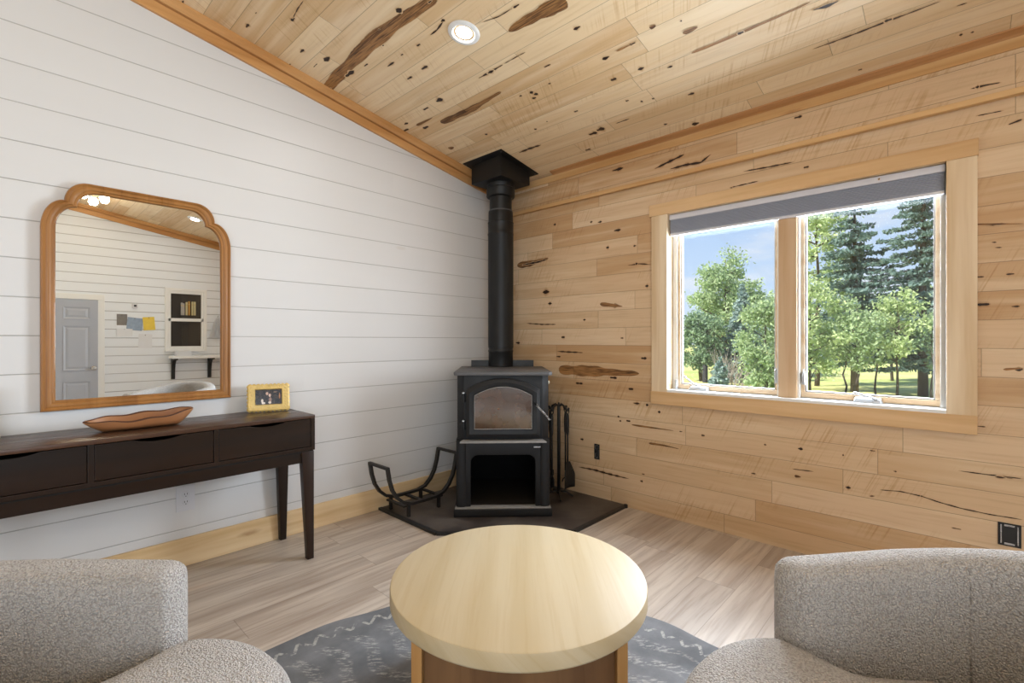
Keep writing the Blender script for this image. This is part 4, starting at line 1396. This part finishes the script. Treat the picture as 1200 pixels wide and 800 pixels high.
def blob(cx, cz, rx, rz, col, base):
    d = k.math('ADD', k.math('POWER', k.math('DIVIDE', k.math('SUBTRACT', s_[0], cx), rx), 2.0), k.math('POWER', k.math('DIVIDE', k.math('SUBTRACT', s_[2], cz), rz), 2.0))
    return k.mix(k.rng(d, .6, 1.1, 1, 0), base, col)
for b_ in ((-.008, .100, .007, .009, srgb(206, 170, 150)), (.006, .090, .006, .010, srgb(214, 180, 164)), (-.032, .060, .006, .012, srgb(220, 206, 196)), (-.026, .048, .010, .006, srgb(236, 226, 214)),
           (.008, .066, .008, .014, srgb(150, 120, 108)), (.006, .050, .008, .007, srgb(226, 206, 190)), (.056, .085, .004, .018, srgb(176, 120, 80)), (.034, .108, .010, .003, srgb(140, 110, 90))):
    base = blob(*b_, base)
M_PHOTO = k.done(base, .25)
bm = BM(); box(bm, -.068, .068, .003, .008, .040, H2 - .034)
bmesh.ops.transform(bm, matrix=tilt, verts=bm.verts)
mesh_obj('photograph', bm, M_PHOTO, pf)
bm = BM(); hexa(bm, [(-.02, .055, 0), (.02, .055, 0), (.02, .060, 0), (-.02, .060, 0), (-.02, .028, .11), (.02, .028, .11), (.02, .032, .11), (-.02, .032, .11)])
mesh_obj('easel_back', bm, M_BLACK, pf)

# ------------------------------------------------------------------ cream vase at the left edge
va = empty('tapered_vase', (-3.098, -.10, .7765), label='cream tapered ceramic vase standing at the left end of the console table', cat='vase')
bm = BM(); lathe(bm, [(0, 0), (.058, 0), (.064, .006), (.060, .03), (.050, .10), (.042, .16), (.036, .19), (.038, .20), (.033, .20), (.030, .18), (.036, .10), (0, .02)], 40)
mesh_obj('vase_body', bm, M_CREAM, va, smooth=True)

# ------------------------------------------------------------------ rug and coffee table
RUG = (-2.25, -2.16, 1.105)
M_RUG = rug_mat(*RUG)
bm = BM()
prof = [(0, .008), (RUG[2] * .5, .008), (RUG[2] - .012, .008), (RUG[2], .005), (RUG[2], 0), (0, 0)]
lathe(bm, prof, 160)
rg = mesh_obj('round_rug', bm, M_RUG, angle=40)
rg.location = (RUG[0], RUG[1], .0006)
for v in rg.data.vertices:
    r_ = math.hypot(v.co.x, v.co.y)
    if r_ > 1.0:
        a = math.atan2(v.co.y, v.co.x)
        f = 1 + .006 * math.sin(9 * a) + .004 * math.sin(23 * a)
        v.co.x *= f; v.co.y *= f
tag(rg, 'worn charcoal rug with pale patterned border under the coffee table', 'rug')

TB = (-1.874, -1.913)
TH = .42
tb = empty('coffee_table', (TB[0], TB[1], .009), R(-47), 'round blond wood coffee table on a dark patterned rug', 'coffee table')
bm = BM()
rt_ = .409
lathe(bm, [(0, TH - .009), (rt_ - .007, TH - .009), (rt_ - .002, TH - .011), (rt_, TH - .016), (rt_, TH - .054), (rt_ - .003, TH - .059), (rt_ - .01, TH - .061), (0, TH - .061)], 128)
mesh_obj('tabletop', bm, M_TABLE, tb, angle=30)
for s in (-1, 1):
    bm = BM(); box(bm, s * .279 - .0145, s * .279 + .0145, -.275, .275, 0, TH - .061, .002)
    mesh_obj('side_panel', bm, M_TABLESIDE, tb)
for y in (-.235, .235):
    bm = BM(); box(bm, -.264, .264, y - .01, y + .01, .0, TH - .061, .001)
    mesh_obj('inner_panel', bm, M_TABLEIN, tb)

# ------------------------------------------------------------------ armchairs
def make_armchair(loc, rz, label):
    ch = empty('armchair', loc, rz, label, 'armchair')
    xt, xs, rad, T = -.035, -.36, .295, .112
    path = []
    n1, n2 = 22, 40
    for i in range(n1): path.append((xt + (xs - xt) * i / n1, rad, (0, -1), (xt - xs) * i / n1))
    for i in range(n2 + 1):
        a = PI / 2 + PI * i / n2
        path.append((xs + rad * math.cos(a), rad * math.sin(a), (-math.cos(a), -math.sin(a)), (xt - xs) + rad * PI * i / n2))
    tot = 2 * (xt - xs) + PI * rad
    for i in range(1, n1 + 1): path.append((xs + (xt - xs) * i / n1, -rad, (0, 1), (xt - xs) + PI * rad + (xt - xs) * i / n1))
    def zt(s):
        d = min(s, tot - s)
        q = min(1, max(0, (d - .30) / .42)); q = q * q * (3 - 2 * q)
        return .640 + .022 * min(1, d / .3) + .05 * q
    rings = []
    zb = .07
    for x, y, nn_, s in path:
        d = min(s, tot - s)
        e = 1.0 if d > .05 else math.sqrt(max(0.0, 1 - (1 - d / .05) ** 2)) * .9 + .1
        if d < 1e-6: e = .12
        ztop = zt(s) - (1 - e) * .028
        h = T / 2 * e
        ring = []
        for o_, z in ([(1, zb), (1, zb + .1), (1, zb + .25), (1, ztop - .15), (1, ztop - .06), (.97, ztop - .035), (.86, ztop - .016), (.62, ztop - .005), (.25, ztop), (-.25, ztop), (-.62, ztop - .005), (-.86, ztop - .016), (-.97, ztop - .035), (-1, ztop - .06), (-1, ztop - .2), (-1, zb + .2), (-1, zb)]):
            ring.append((x + nn_[0] * h * o_, y + nn_[1] * h * o_, z))
        rings.append(ring)
    bm = BM(); loft(bm, rings, True, True, True)
    b = mesh_obj('backrest', bm, M_BOUCLE, ch, smooth=True)
    # vertical seams where the arms meet the back
    for i_ in (n1 + 4, n1 + n2 - 4):
        bm = BM(); x, y, nn_, s = path[i_]
        P = [(x + nn_[0] * (T / 2 + .0003), y + nn_[1] * (T / 2 + .0003), z) for z in (.40, .5, .6, zt(s) - .05)]
        P += [(x + nn_[0] * (T / 2 * .86 + .001), y + nn_[1] * (T / 2 * .86 + .001), zt(s) - .015), (x, y, zt(s) + .0005)]
        tube(bm, P, .0018, 6)
        mesh_obj('seam', bm, M_BOUCLE, b, smooth=True)
    # outline of seat: round nose, straight sides between the arms, round back
    def half(rn, wi):
        o = []
        for i in range(19):
            a = PI / 2 * i / 18; o.append((rn * math.cos(a), rn * math.sin(a)))
        for i in range(1, 12):
            q = i / 11; x = xs * q
            f = math.exp(-(q * 5.0) ** 2)
            o.append((x, wi + (rn - wi) * f))
        for i in range(1, 13):
            a = PI / 2 + PI / 2 * i / 12; o.append((xs + wi * math.cos(a), wi * math.sin(a)))
        return o
    def full(rn, wi):
        h = half(rn, wi)
        return h + [(x, -y) for x, y in reversed(h[1:-1])]
    C0 = full(.290, .236)
    cx0 = -.13
    def fall(x):
        q = min(1, max(0, (.0 - x) / .18)); return .075 * q * q * (3 - 2 * q)
    def zc(x): return .487 + (.07 * x if x < 0 else -.09 * x * x)
    rings = []
    for s, dz in ((.955, -.135), (.99, -.115), (1.0, -.085), (1.0, -.06), (.985, -.034), (.945, -.014), (.88, -.003), (.75, .004), (.55, .009), (.3, .011)):
        rings.append([(cx0 + (x - cx0) * s, y * s, zc(cx0 + (x - cx0) * s) + dz - fall(cx0 + (x - cx0) * s) * s ** 3) for x, y in C0])
    bm = BM(); V = loft(bm, rings, True, True, False); fan(bm, V[-1], (cx0, 0, zc(cx0) + .012))
    mesh_obj('seat_cushion', bm, M_BOUCLE, ch, smooth=True)
    C1 = full(.280, .235)
    rings = [[(cx0 + (x - cx0) * s, y * s, z) for x, y in C1] for s, z in ((.9, .045), (.97, .05), (1.0, .07), (1.0, .30), (.99, .325), (.96, .335))]
    bm = BM(); loft(bm, rings, True, True, True)
    mesh_obj('seat_base', bm, M_BOUCLE, ch, angle=50)
    bm = BM(); lathe(bm, [(0, 0), (.22, 0), (.225, .006), (.22, .012), (.06, .018), (.05, .048), (0, .048)], 48, (-.2, 0, 0))
    mesh_obj('swivel_plate', bm, M_BLACK, ch, angle=40)
    return ch
make_armchair((-2.004, -2.828, .009), R(133.1), 'cream boucle armchair at the right in front of the window wall')
make_armchair((-2.893, -1.881, .009), R(-38.9), 'cream boucle armchair at the left in front of the console table')

# ------------------------------------------------------------------ back wall, seen in the mirror
YW = YB
d1 = empty('door_1', (-2.55, YW, 0), kind='structure')
bm = BM(); box(bm, -.378, .378, 0, .035, .01, 1.695, .002); mesh_obj('door_leaf', bm, M_DOOR, d1)
for x0, x1 in ((-.30, -.05), (.05, .30)):
    for z0, z1 in ((.13, .66), (.80, 1.36), (1.45, 1.60)):
        bm = BM()
        O = [(x0, z0), (x1, z0), (x1, z1), (x0, z1)]; I = [(x0 + .02, z0 + .02), (x1 - .02, z0 + .02), (x1 - .02, z1 - .02), (x0 + .02, z1 - .02)]
        J = [(x0 + .045, z0 + .045), (x1 - .045, z0 + .045), (x1 - .045, z1 - .045), (x0 + .045, z1 - .045)]
        loft(bm, [[(a, .034, b) for a, b in O], [(a, .044, b) for a, b in O], [(a, .036, b) for a, b in I], [(a, .042, b) for a, b in J]], True, False, True)
        mesh_obj('door_panel', bm, M_DOOR, d1)
bm = BM(); lathe(bm, [(.028, 0), (.028, .006), (.012, .010), (.011, .035), (.026, .045), (.028, .06), (.018, .07), (0, .072)], 24, M=Matrix.Translation((.335, .035, .823)) @ Matrix.Rotation(R(-90), 4, 'X'))
mesh_obj('door_knob', bm, M_CHROME, d1, angle=40)
bm = BM()
for x in (-.412, .412): box(bm, x - .034, x + .034, 0, .022, 0, 1.70, .003)
box(bm, -.446, .446, 0, .024, 1.70, 1.768, .003)
mesh_obj('door_casing', bm, M_WHITE, d1)

w4 = empty('window_4', (-1.202, YW, 1.02), kind='structure')
bm = BM()
for x0, x1, z0, z1 in ((-.255, .255, 0, .035), (-.255, .255, .865, .90), (-.255, -.215, .03, .87), (.215, .255, .03, .87)): box(bm, x0, x1, 0, .03, z0, z1, .003)
mesh_obj('window_casing', bm, M_WHITE, w4)
bm = BM()
for x0, x1, z0, z1 in ((-.215, .215, .035, .075), (-.215, .215, .43, .475), (-.215, .215, .825, .865), (-.215, -.185, .07, .83), (.185, .215, .07, .83)): box(bm, x0, x1, .0, .02, z0, z1, .002)
mesh_obj('sash', bm, M_WHITE, w4)
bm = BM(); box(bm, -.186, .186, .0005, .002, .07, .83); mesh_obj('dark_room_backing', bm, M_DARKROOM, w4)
bm = BM(); box(bm, -.186, .186, .012, .015, .07, .83); mesh_obj('pane', bm, M_GLASS, w4)
BKC = (srgb(222, 208, 160), srgb(200, 150, 70), srgb(188, 180, 170), srgb(214, 200, 150), srgb(90, 84, 80))
for i, (x, c) in enumerate(((-.118, 0), (-.085, 3), (-.04, 1), (-.005, 0), (.035, 2), (.06, 2))):
    h = (.20, .20, .205, .19, .17, .18)[i]
    col = ('pale cream', 'cream', 'golden brown', 'ivory', 'grey', 'light grey')[i]
    pos = ('leftmost', 'second from the left', 'third from the left', 'fourth from the left', 'fifth from the left', 'rightmost')[i]
    b = empty('book', (-1.202 - x * .9, YW + .007, 1.02 + .52), 0, col + ' book, ' + pos + ' behind the upper pane reflected in the mirror', 'book', 'books behind the reflected window')
    bm = BM(); box(bm, -.012, .012, -.004, .004, 0, h, .001); mesh_obj('cover', bm, plain('book_cover_%d' % i, BKC[c], .6), b)
    bm = BM(); box(bm, -.012, .012, .0041, .0046, h * .75, h * .80); mesh_obj('spine_band', bm, M_GILT, b)
sh_ = empty('wall_shelf', (-.93, YW, .60), label='pale wall shelf on two black brackets reflected in the mirror', cat='shelf')
bm = BM(); box(bm, -.48, .55, .0, .26, .325, .36, .004); mesh_obj('shelf_board', bm, M_WHITE, sh_)
for x in (-.43, .02, .45):
    bm = BM()
    o_ = [(0, .03), (.022, .03), (.03, .16), (.055, .25), (.10, .295), (.20, .305), (.20, .325), (0, .325)]
    prism(bm, o_, lambda a, b, d: (d, a, b), x - .022, x + .022, .002)
    mesh_obj('bracket', bm, M_BLACK, sh_)
ss = empty('paper_stack', (-1.27, YW + .12, .9605), label='small stack of white papers on the reflected wall shelf', cat='papers')
bm = BM()
for i in range(6): box(bm, -.09 + .006 * (i % 3), .09 + .006 * (i % 2), -.06, .06, .011 * i, .011 * i + .0095, .001, 1)
mesh_obj('sheets', bm, M_PAPER, ss)
th = empty('thermostat', (-1.79, YW, 1.645), label='small white thermostat on the reflected wall above the pinned papers', cat='thermostat')
bm = BM(); box(bm, -.03, .03, 0, .022, -.03, .03, .005); mesh_obj('housing', bm, M_PLASTIC, th)
bm = BM(); box(bm, -.012, .016, .0218, .0232, -.012, .014, .0004, 1); mesh_obj('display', bm, M_SLOT, th)
PAP = [(-1.925, 1.455, .055, .075, M_PAPERGREY, 'grey printed photo sheet at the left of the reflected pinned papers', 0),
       (-1.79, 1.40, .085, .085, M_BLUEPAPER, 'bluish printed sheet in the middle of the reflected pinned papers', .1),
       (-1.635, 1.41, .065, .09, M_YELLOW, 'yellow drawing at the right of the reflected pinned papers', -.08),
       (-1.675, 1.17, .075, .095, M_PAPER, 'white sheet hanging lowest of the reflected pinned papers', .03),
       (-1.90, 1.285, .085, .05, M_PAPER, 'pale sheet tucked under the grey photo sheet in the reflection', .02)]
for i, (x, z, hx, hz, m, lab, a) in enumerate(PAP):
    p = empty('pinned_paper', (x, YW + .0005 + .002 * ((i * 2) % 5), z), 0, lab, 'paper', 'papers pinned to the back wall')
    bm = BM(); box(bm, -hx, hx, 0, .0012, -hz, hz, M=Matrix.Rotation(a, 4, 'Y')); mesh_obj('sheet', bm, m, p)
    bm = BM(); lathe(bm, [(0, -.002), (.005, 0), (.006, .003), (.003, .006), (0, .007)], 10, M=Matrix.Translation((0, .001, hz * .85)) @ Matrix.Rotation(R(-90), 4, 'X')); mesh_obj('pin', bm, M_CHROME, p)
hc = empty('hanging_cloth', (-.80, YW + .01, 1.22), label='pale cloth hanging beside the small window reflected in the mirror', cat='cloth')
bm = BM()
rings = []
for i in range(14):
    q = i / 13
    z = .30 * (1 - q)
    hw_ = .02 + .10 * q ** .7
    rings.append([(hw_ * t_, .02 + .015 * math.sin(t_ * 9 + q * 2) * q + .01, z) for t_ in [j / 12 * 2 - 1 for j in range(13)]])
V = loft(bm, rings, False)
bmesh.ops.solidify(bm, geom=bm.faces[:], thickness=.006)
mesh_obj('folds', bm, M_PAPER, hc, smooth=True)
bm = BM(); tube(bm, [(0, -.01, .31), (0, .02, .315), (0, .035, .325)], .005, 8); mesh_obj('hook', bm, M_CHROME, hc, smooth=True)

# ------------------------------------------------------------------ outdoors
GZ = -.45
k = NT('meadow_grass')
tc = k.n('ShaderNodeTexCoord').outputs['Object']
n1 = k.noise(tc, .22, 4); n2 = k.noise(tc, 3.0, 5, .7)
c = k.mix(k.rng(n1, .35, .65), srgb(178, 190, 116), srgb(222, 214, 146))
c = k.mix(k.math('MULTIPLY', n2, .6), c, srgb(146, 166, 100))
M_MEADOW = k.done(c, .9, spec=.1)
bm = BM()
v = [bm.verts.new(p) for p in ((.3, -70, GZ), (170, -70, GZ), (170, 120, GZ), (.3, 120, GZ))]
bm.faces.new(v)
r = bmesh.ops.extrude_face_region(bm, geom=bm.faces[:])
for g in r['geom']:
    if isinstance(g, bmesh.types.BMVert): g.co.z -= .3
structure(mesh_obj('ground', bm, M_MEADOW))
# foundation strip under the wood wall
bm = BM(); box(bm, .0, .3, YB - .2, .2, GZ - .1, -.12); structure(mesh_obj('foundation', bm, plain('concrete', srgb(150, 148, 144), .9)))

L_GREEN = leaf_mat('leaves_mid', srgb(140, 166, 122), srgb(164, 188, 138), srgb(204, 218, 172))  # leaf and needle colours lightened to paint in the outdoor haze
L_LITE = leaf_mat('leaves_light', srgb(162, 186, 128), srgb(190, 208, 150), srgb(220, 230, 180))
L_DARK = leaf_mat('leaves_dark', srgb(112, 142, 110), srgb(134, 162, 124), srgb(170, 190, 150))
L_SPR = leaf_mat('needles_spruce', srgb(98, 126, 120), srgb(118, 146, 138), srgb(150, 172, 158))
L_BLUE = leaf_mat('needles_blue', srgb(130, 156, 154), srgb(154, 178, 172), srgb(184, 202, 194))
L_FAR = leaf_mat('leaves_far', srgb(160, 184, 172), srgb(176, 198, 184), srgb(194, 210, 194))  # paler still, with the haze of distance put into the colour
M_BARK = plain('bark', srgb(88, 78, 68), .9, var=.3, scale=9)
M_TWIG = plain('dead_twigs', srgb(168, 158, 148), .9, var=.2)
M_POST = plain('dark_post', srgb(48, 48, 50), .8, var=.2)

def leaf_quad(bm, p, s, rnd, up=None):
    n = Vector((rnd.gauss(0, 1), rnd.gauss(0, 1), rnd.gauss(.6, .8))).normalized()
    a = n.orthogonal().normalized(); b = n.cross(a)
    an = rnd.random() * 2 * PI
    a, b = a * math.cos(an) + b * math.sin(an), b * math.cos(an) - a * math.sin(an)
    w = s * rnd.uniform(.35, .6); l = s * rnd.uniform(.7, 1.2)
    P = [p - a * l, p - b * w, p + a * l, p + b * w]
    bm.faces.new([bm.verts.new(q) for q in P])

def branchy_trunk(bm, h, r, rnd, nb, spread, z0, leanx=0):
    pts = [(leanx * q * q + .05 * rnd.uniform(-1, 1), .05 * rnd.uniform(-1, 1), h * q) for q in [i / 7 for i in range(8)]]
    pts[0] = (0, 0, -.1)
    tube(bm, pts, r, 8, rfn=lambda i: r * (1 - .12 * i))
    tips = []
    for i in range(nb):
        q = rnd.uniform(z0, .95)
        a = i * 2.4 + rnd.uniform(-.4, .4)
        b = Vector((leanx * q * q, 0, h * q))
        L = spread * (1.15 - q) * rnd.uniform(.7, 1.1)
        m = b + Vector((math.cos(a) * L * .5, math.sin(a) * L * .5, L * .30))
        e = b + Vector((math.cos(a) * L, math.sin(a) * L, L * .55))
        tube(bm, [b, m, e], r * .3, 5, rfn=lambda i_: r * (.38, .26, .12)[i_])
        tips += [b.lerp(m, .6), m, m.lerp(e, .5), e]
    return tips

def leafy_tree(name, loc, h, crown, z0, nclump, nleaf, ls, mat, seed, label, cat='tree', group='trees outside the window', trunk_r=.12, clump_r=.45, loose=1.0, leanx=0):
    rnd = random.Random(seed)
    o = empty(name, (loc[0], loc[1], GZ), rnd.random() * 6, label, cat, group)
    bt = BM()
    tips = branchy_trunk(bt, h * .93, trunk_r, rnd, 16, crown * 1.05, max(.12, z0), leanx)
    mesh_obj('trunk', bt, M_BARK, o, smooth=True)
    bm = BM()
    cz = h * (z0 + 1) / 2; rz = h * (1 - z0) / 2
    for c in range(nclump):
        while True:
            p = Vector((rnd.uniform(-1, 1), rnd.uniform(-1, 1), rnd.uniform(-1, 1)))
            if .25 < p.length < 1: break
        sh_ = 1 - .28 * max(0, p.z)
        cc = Vector((p.x * crown * sh_ + leanx * .6, p.y * crown * sh_, cz + p.z * rz))
        cr = clump_r * rnd.uniform(.6, 1.25)
        for l in range(nleaf):
            d = Vector((rnd.gauss(0, .5), rnd.gauss(0, .5), rnd.gauss(0, .38))) * cr * loose
            leaf_quad(bm, cc + d, ls, rnd)
    mesh_obj('foliage', bm, mat, o)
    return o

def spruce(name, loc, h, rbase, z0, mat, seed, label, whorls=26, nb=7, size=.17, sparse=1.0, power=.9, cat='spruce tree'):
    rnd = random.Random(seed)
    o = empty(name, (loc[0], loc[1], GZ), rnd.random() * 6, label, cat, 'trees outside the window')
    bt = BM()
    tube(bt, [(0, 0, -.1), (.02, 0, h * .4), (0, .02, h * .75), (0, 0, h)], .1, 8, rfn=lambda i: (.018 * h, .013 * h, .007 * h, .002 * h)[i])
    bm = BM()
    for w in range(whorls):
        q = w / (whorls - 1)
        z = h * (z0 + (1 - z0) * q)
        L0 = rbase * (1 - q) ** power + .08
        for b in range(nb):
            if rnd.random() > sparse: continue
            a = b * 2 * PI / nb + rnd.uniform(-.35, .35) + w
            L = L0 * rnd.uniform(.65, 1.12)
            dr = Vector((math.cos(a), math.sin(a), 0)); sd = Vector((-dr.y, dr.x, 0))
            st = Vector((0, 0, z + rnd.uniform(-.1, .1)))
            end = st + dr * L + Vector((0, 0, -.16 * L + .05))
            tube(bt, [st, end], .012, 4, caps=False, rfn=lambda i: (.016, .004)[i])
            steps = max(3, int(L / (size * .42)))
            for i in range(steps):
                t_ = (i + .6) / steps
                p = st.lerp(end, t_) + Vector((0, 0, .10 * L * (t_ * t_ - t_)))
                wdt = .20 * L * (1 - t_ * .75) + .04
                for s_ in (-1, 1, -1, 1):
                    pp = p + sd * s_ * rnd.uniform(0, wdt) + Vector((0, 0, rnd.uniform(-.07, .03)))
                    leaf_quad(bm, pp, size * rnd.uniform(.7, 1.1), rnd)
    mesh_obj('trunk', bt, M_BARK, o, smooth=True)
    mesh_obj('foliage', bm, mat, o)
    return o

leafy_tree('maple_tree', (19.73, 4.89), 5.75, 1.5, .26, 90, 120, .085, L_GREEN, 1, 'round leafy maple tree standing alone left of centre in the left pane', trunk_r=.13, clump_r=.40)
leafy_tree('leafy_bush', (16.1, 4.55), 2.75, .95, .16, 50, 110, .075, L_DARK, 2, 'dark rounded bush tree low at the left of the left pane', cat='bush', trunk_r=.08, clump_r=.34)
spruce('blue_spruce_tree', (17.0, 3.30), 3.7, 1.1, .05, L_BLUE, 3, 'blue green spruce tree standing in front of the maple in the left pane', whorls=24, nb=9, size=.10)
leafy_tree('broadleaf_tree', (11.3, .95), 2.95, .66, .06, 56, 120, .055, L_GREEN, 4, 'bushy green tree filling the right edge of the left pane', trunk_r=.05, clump_r=.30)
leafy_tree('aspen_tree', (16.9, .75), 7.6, 1.0, .18, 85, 85, .075, L_LITE, 5, 'tall light green aspen tree at the left edge of the right pane', trunk_r=.09, clump_r=.36)
spruce('spruce_tree', (15.4, -.55), 6.4, 1.45, .16, L_SPR, 6, 'tall dark spruce tree near the middle of the right pane', whorls=24, nb=6, size=.085, sparse=.78, power=.6)
spruce('spruce_tree', (15.3, -2.20), 7.4, 1.6, .12, L_SPR, 7, 'tall dark spruce tree at the right edge of the right pane', whorls=26, nb=6, size=.085, sparse=.78, power=.6)
leafy_tree('broadleaf_tree', (12.0, .0), 3.3, .80, .10, 46, 110, .055, L_LITE, 8, 'light green young tree beside the mullion in the right pane', trunk_r=.04, clump_r=.28)
leafy_tree('broadleaf_tree', (12.4, -1.0), 2.7, .62, .30, 26, 100, .055, L_GREEN, 9, 'slender young tree in front of the middle spruce in the right pane', trunk_r=.035, clump_r=.26)
leafy_tree('broadleaf_tree', (13.2, -1.75), 3.0, .70, .30, 30, 100, .055, L_LITE, 10, 'slender young tree between the two spruces in the right pane', trunk_r=.035, clump_r=.27)
leafy_tree('broadleaf_tree', (21.5, -1.0), 3.6, 1.1, .25, 40, 90, .085, L_DARK, 12, 'dark green tree farther back between the two spruces', trunk_r=.06, clump_r=.40)
leafy_tree('broadleaf_tree', (21.0, -4.2), 4.2, 1.2, .25, 44, 90, .085, L_GREEN, 13, 'green tree farther back behind the right edge spruce', trunk_r=.06, clump_r=.42)
for i_, (x_, y_) in enumerate(((13.6, -.55), (13.9, -1.25), (14.2, -2.75), (13.4, -2.45))):
    leafy_tree('sapling_tree', (x_, y_), (2.4, 2.1, 2.9, 2.2)[i_], .42, .42, 14, 80, .05, (L_GREEN, L_DARK)[i_ % 2], 40 + i_,
               ('thin sapling left of the middle spruce trunk', 'thin sapling right of the middle spruce trunk', 'thin sapling right of the right edge spruce trunk', 'thin sapling left of the right edge spruce trunk')[i_], cat='sapling', trunk_r=.03, clump_r=.22)
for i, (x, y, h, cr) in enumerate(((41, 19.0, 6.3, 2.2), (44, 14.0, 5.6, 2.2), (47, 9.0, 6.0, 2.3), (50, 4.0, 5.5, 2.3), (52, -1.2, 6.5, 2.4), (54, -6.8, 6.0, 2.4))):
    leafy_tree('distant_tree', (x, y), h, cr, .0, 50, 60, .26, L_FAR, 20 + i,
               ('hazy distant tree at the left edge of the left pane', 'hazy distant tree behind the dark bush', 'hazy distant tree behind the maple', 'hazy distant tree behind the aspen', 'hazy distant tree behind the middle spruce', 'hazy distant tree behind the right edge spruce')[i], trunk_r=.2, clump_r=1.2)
# heap of dead brush, post and seedling in the meadow
bh = empty('brush_pile', (14.7, 3.0, GZ), label='heap of bare grey branches in the meadow in the left pane', cat='brush pile')
rnd = random.Random(9)
bm = BM()
for i in range(80):
    a = rnd.uniform(0, 2 * PI); s = Vector((rnd.uniform(-.5, .5), rnd.uniform(-.5, .5), rnd.uniform(0, .2)))
    e = s + Vector((math.cos(a) * rnd.uniform(.2, .6), math.sin(a) * rnd.uniform(.2, .6), rnd.uniform(.3, 1.25)))
    tube(bm, [s, s.lerp(e, .5) + Vector((.05, .03, .06)), e], .01, 4, caps=False, rfn=lambda i_: (.014, .009, .004)[i_])
mesh_obj('branches', bm, M_TWIG, bh)['kind'] = 'stuff'
fp = empty('fence_post', (15.55, 4.2, GZ), label='short dark post standing in the meadow in the left pane', cat='post')
bm = BM(); tube(bm, [(0, 0, -.1), (0, 0, .62), (0, 0, .68)], .08, 10, rfn=lambda i: (.10, .10, .06)[i]); mesh_obj('shaft', bm, M_POST, fp, angle=40)
spruce('spruce_seedling_tree', (12.95, 2.72), .95, .36, .05, L_BLUE, 30, 'knee high pale spruce seedling in the meadow in the left pane', whorls=12, nb=7, size=.07, cat='seedling')

# ------------------------------------------------------------------ light
def area(name, loc, direction, sx, sy, watts, col):
    l = bpy.data.lights.new(name, 'AREA')
    l.shape = 'RECTANGLE'; l.size = sx; l.size_y = sy; l.energy = watts; l.color = col
    o = bpy.data.objects.new(name, l)
    o.location = loc
    o.rotation_euler = Vector(direction).to_track_quat('-Z', 'Y').to_euler()
    link(o)
    return o
# daylight entering through the windows
for a, b in OW:
    area('daylight', ((a + b) / 2, YB + .03, OZ), (0, 1, -.03), b - a - .1, 2 * OH - .1, WIN_FAR_W, (.80, .90, 1.0))
area('daylight', (WT + .30, WC, 1.46), (-1, 0, -.10), 1.5, 1.15, WIN_W, (.80, .90, 1.0))
sun = bpy.data.lights.new('sun', 'SUN')
sun.energy = SUN_E; sun.angle = R(1.0); sun.color = (1.0, .95, .86)
so = bpy.data.objects.new('sun', sun)
so.rotation_euler = Vector((.58, -.42, -.70)).to_track_quat('-Z', 'Y').to_euler()
link(so)

# sky with thin clouds
wd = bpy.data.worlds.new('sky')
scene.world = wd
wd.use_nodes = True
nt = wd.node_tree
for n_ in list(nt.nodes): nt.nodes.remove(n_)
def N(t_, **kw):
    nd = nt.nodes.new(t_)
    for k_, v_ in kw.items(): setattr(nd, k_, v_)
    return nd
out = N('ShaderNodeOutputWorld'); bg = N('ShaderNodeBackground'); tc = N('ShaderNodeTexCoord')
sx = N('ShaderNodeSeparateXYZ'); nt.links.new(tc.outputs['Generated'], sx.inputs[0])
cr = N('ShaderNodeValToRGB')
els = cr.color_ramp.elements
els[0].position = 0.0; els[0].color = (.74, .85, .97, 1)
els[1].position = .55; els[1].color = (.10, .26, .66, 1)
e = els.new(.10); e.color = (.58, .75, .97, 1)
e = els.new(.28); e.color = (.42, .62, .94, 1)
nt.links.new(sx.outputs[2], cr.inputs[0])
mp = N('ShaderNodeMapping'); mp.inputs['Scale'].default_value = (1.0, 1.0, 3.4); mp.inputs['Location'].default_value = CLOUD_LOC
nt.links.new(tc.outputs['Generated'], mp.inputs[0])
cn = N('ShaderNodeTexNoise'); cn.inputs['Scale'].default_value = 3.2; cn.inputs['Detail'].default_value = 7; cn.inputs['Roughness'].default_value = .55
nt.links.new(mp.outputs[0], cn.inputs[0])
mr = N('ShaderNodeMapRange'); mr.interpolation_type = 'SMOOTHSTEP'
for i_, v_ in zip((1, 2, 3, 4), (.48, .66, 0, .8)): mr.inputs[i_].default_value = v_
nt.links.new(cn.outputs[0], mr.inputs[0])
mx = N('ShaderNodeMix', data_type='RGBA')
nt.links.new(mr.outputs[0], mx.inputs[0]); nt.links.new(cr.outputs[0], mx.inputs[6]); mx.inputs[7].default_value = (.86, .90, .96, 1)
nt.links.new(mx.outputs[2], bg.inputs[0]); bg.inputs[1].default_value = SKY_S
nt.links.new(bg.outputs[0], out.inputs[0])

# ------------------------------------------------------------------ camera and view
cam = bpy.data.cameras.new('camera')
cam.sensor_fit = 'HORIZONTAL'; cam.sensor_width = 36.0
cam.lens = 560.85 / 1200 * 36.0
cam.shift_x = 0.0
cam.shift_y = -(400 - 398.6) / 1200.0
cam.clip_start = .02; cam.clip_end = 500
co = bpy.data.objects.new('camera', cam)
co.location = (-3.035, -2.97, 1.18)
co.rotation_euler = (R(90), 0, R(43.07 - 90))
link(co)
scene.camera = co
vs = scene.view_settings
vs.view_transform = 'Standard'; vs.look = 'None'; vs.gamma = 1.0; vs.use_curve_mapping = False
vs.exposure = EXPOSURE
cy = scene.cycles
cy.use_denoising = True
try: cy.denoiser = 'OPENIMAGEDENOISE'
except Exception: pass
cy.max_bounces = 8; cy.diffuse_bounces = 5; cy.glossy_bounces = 4; cy.transparent_max_bounces = 16
cy.sample_clamp_indirect = 6.0
cy.caustics_reflective = False; cy.caustics_refractive = False
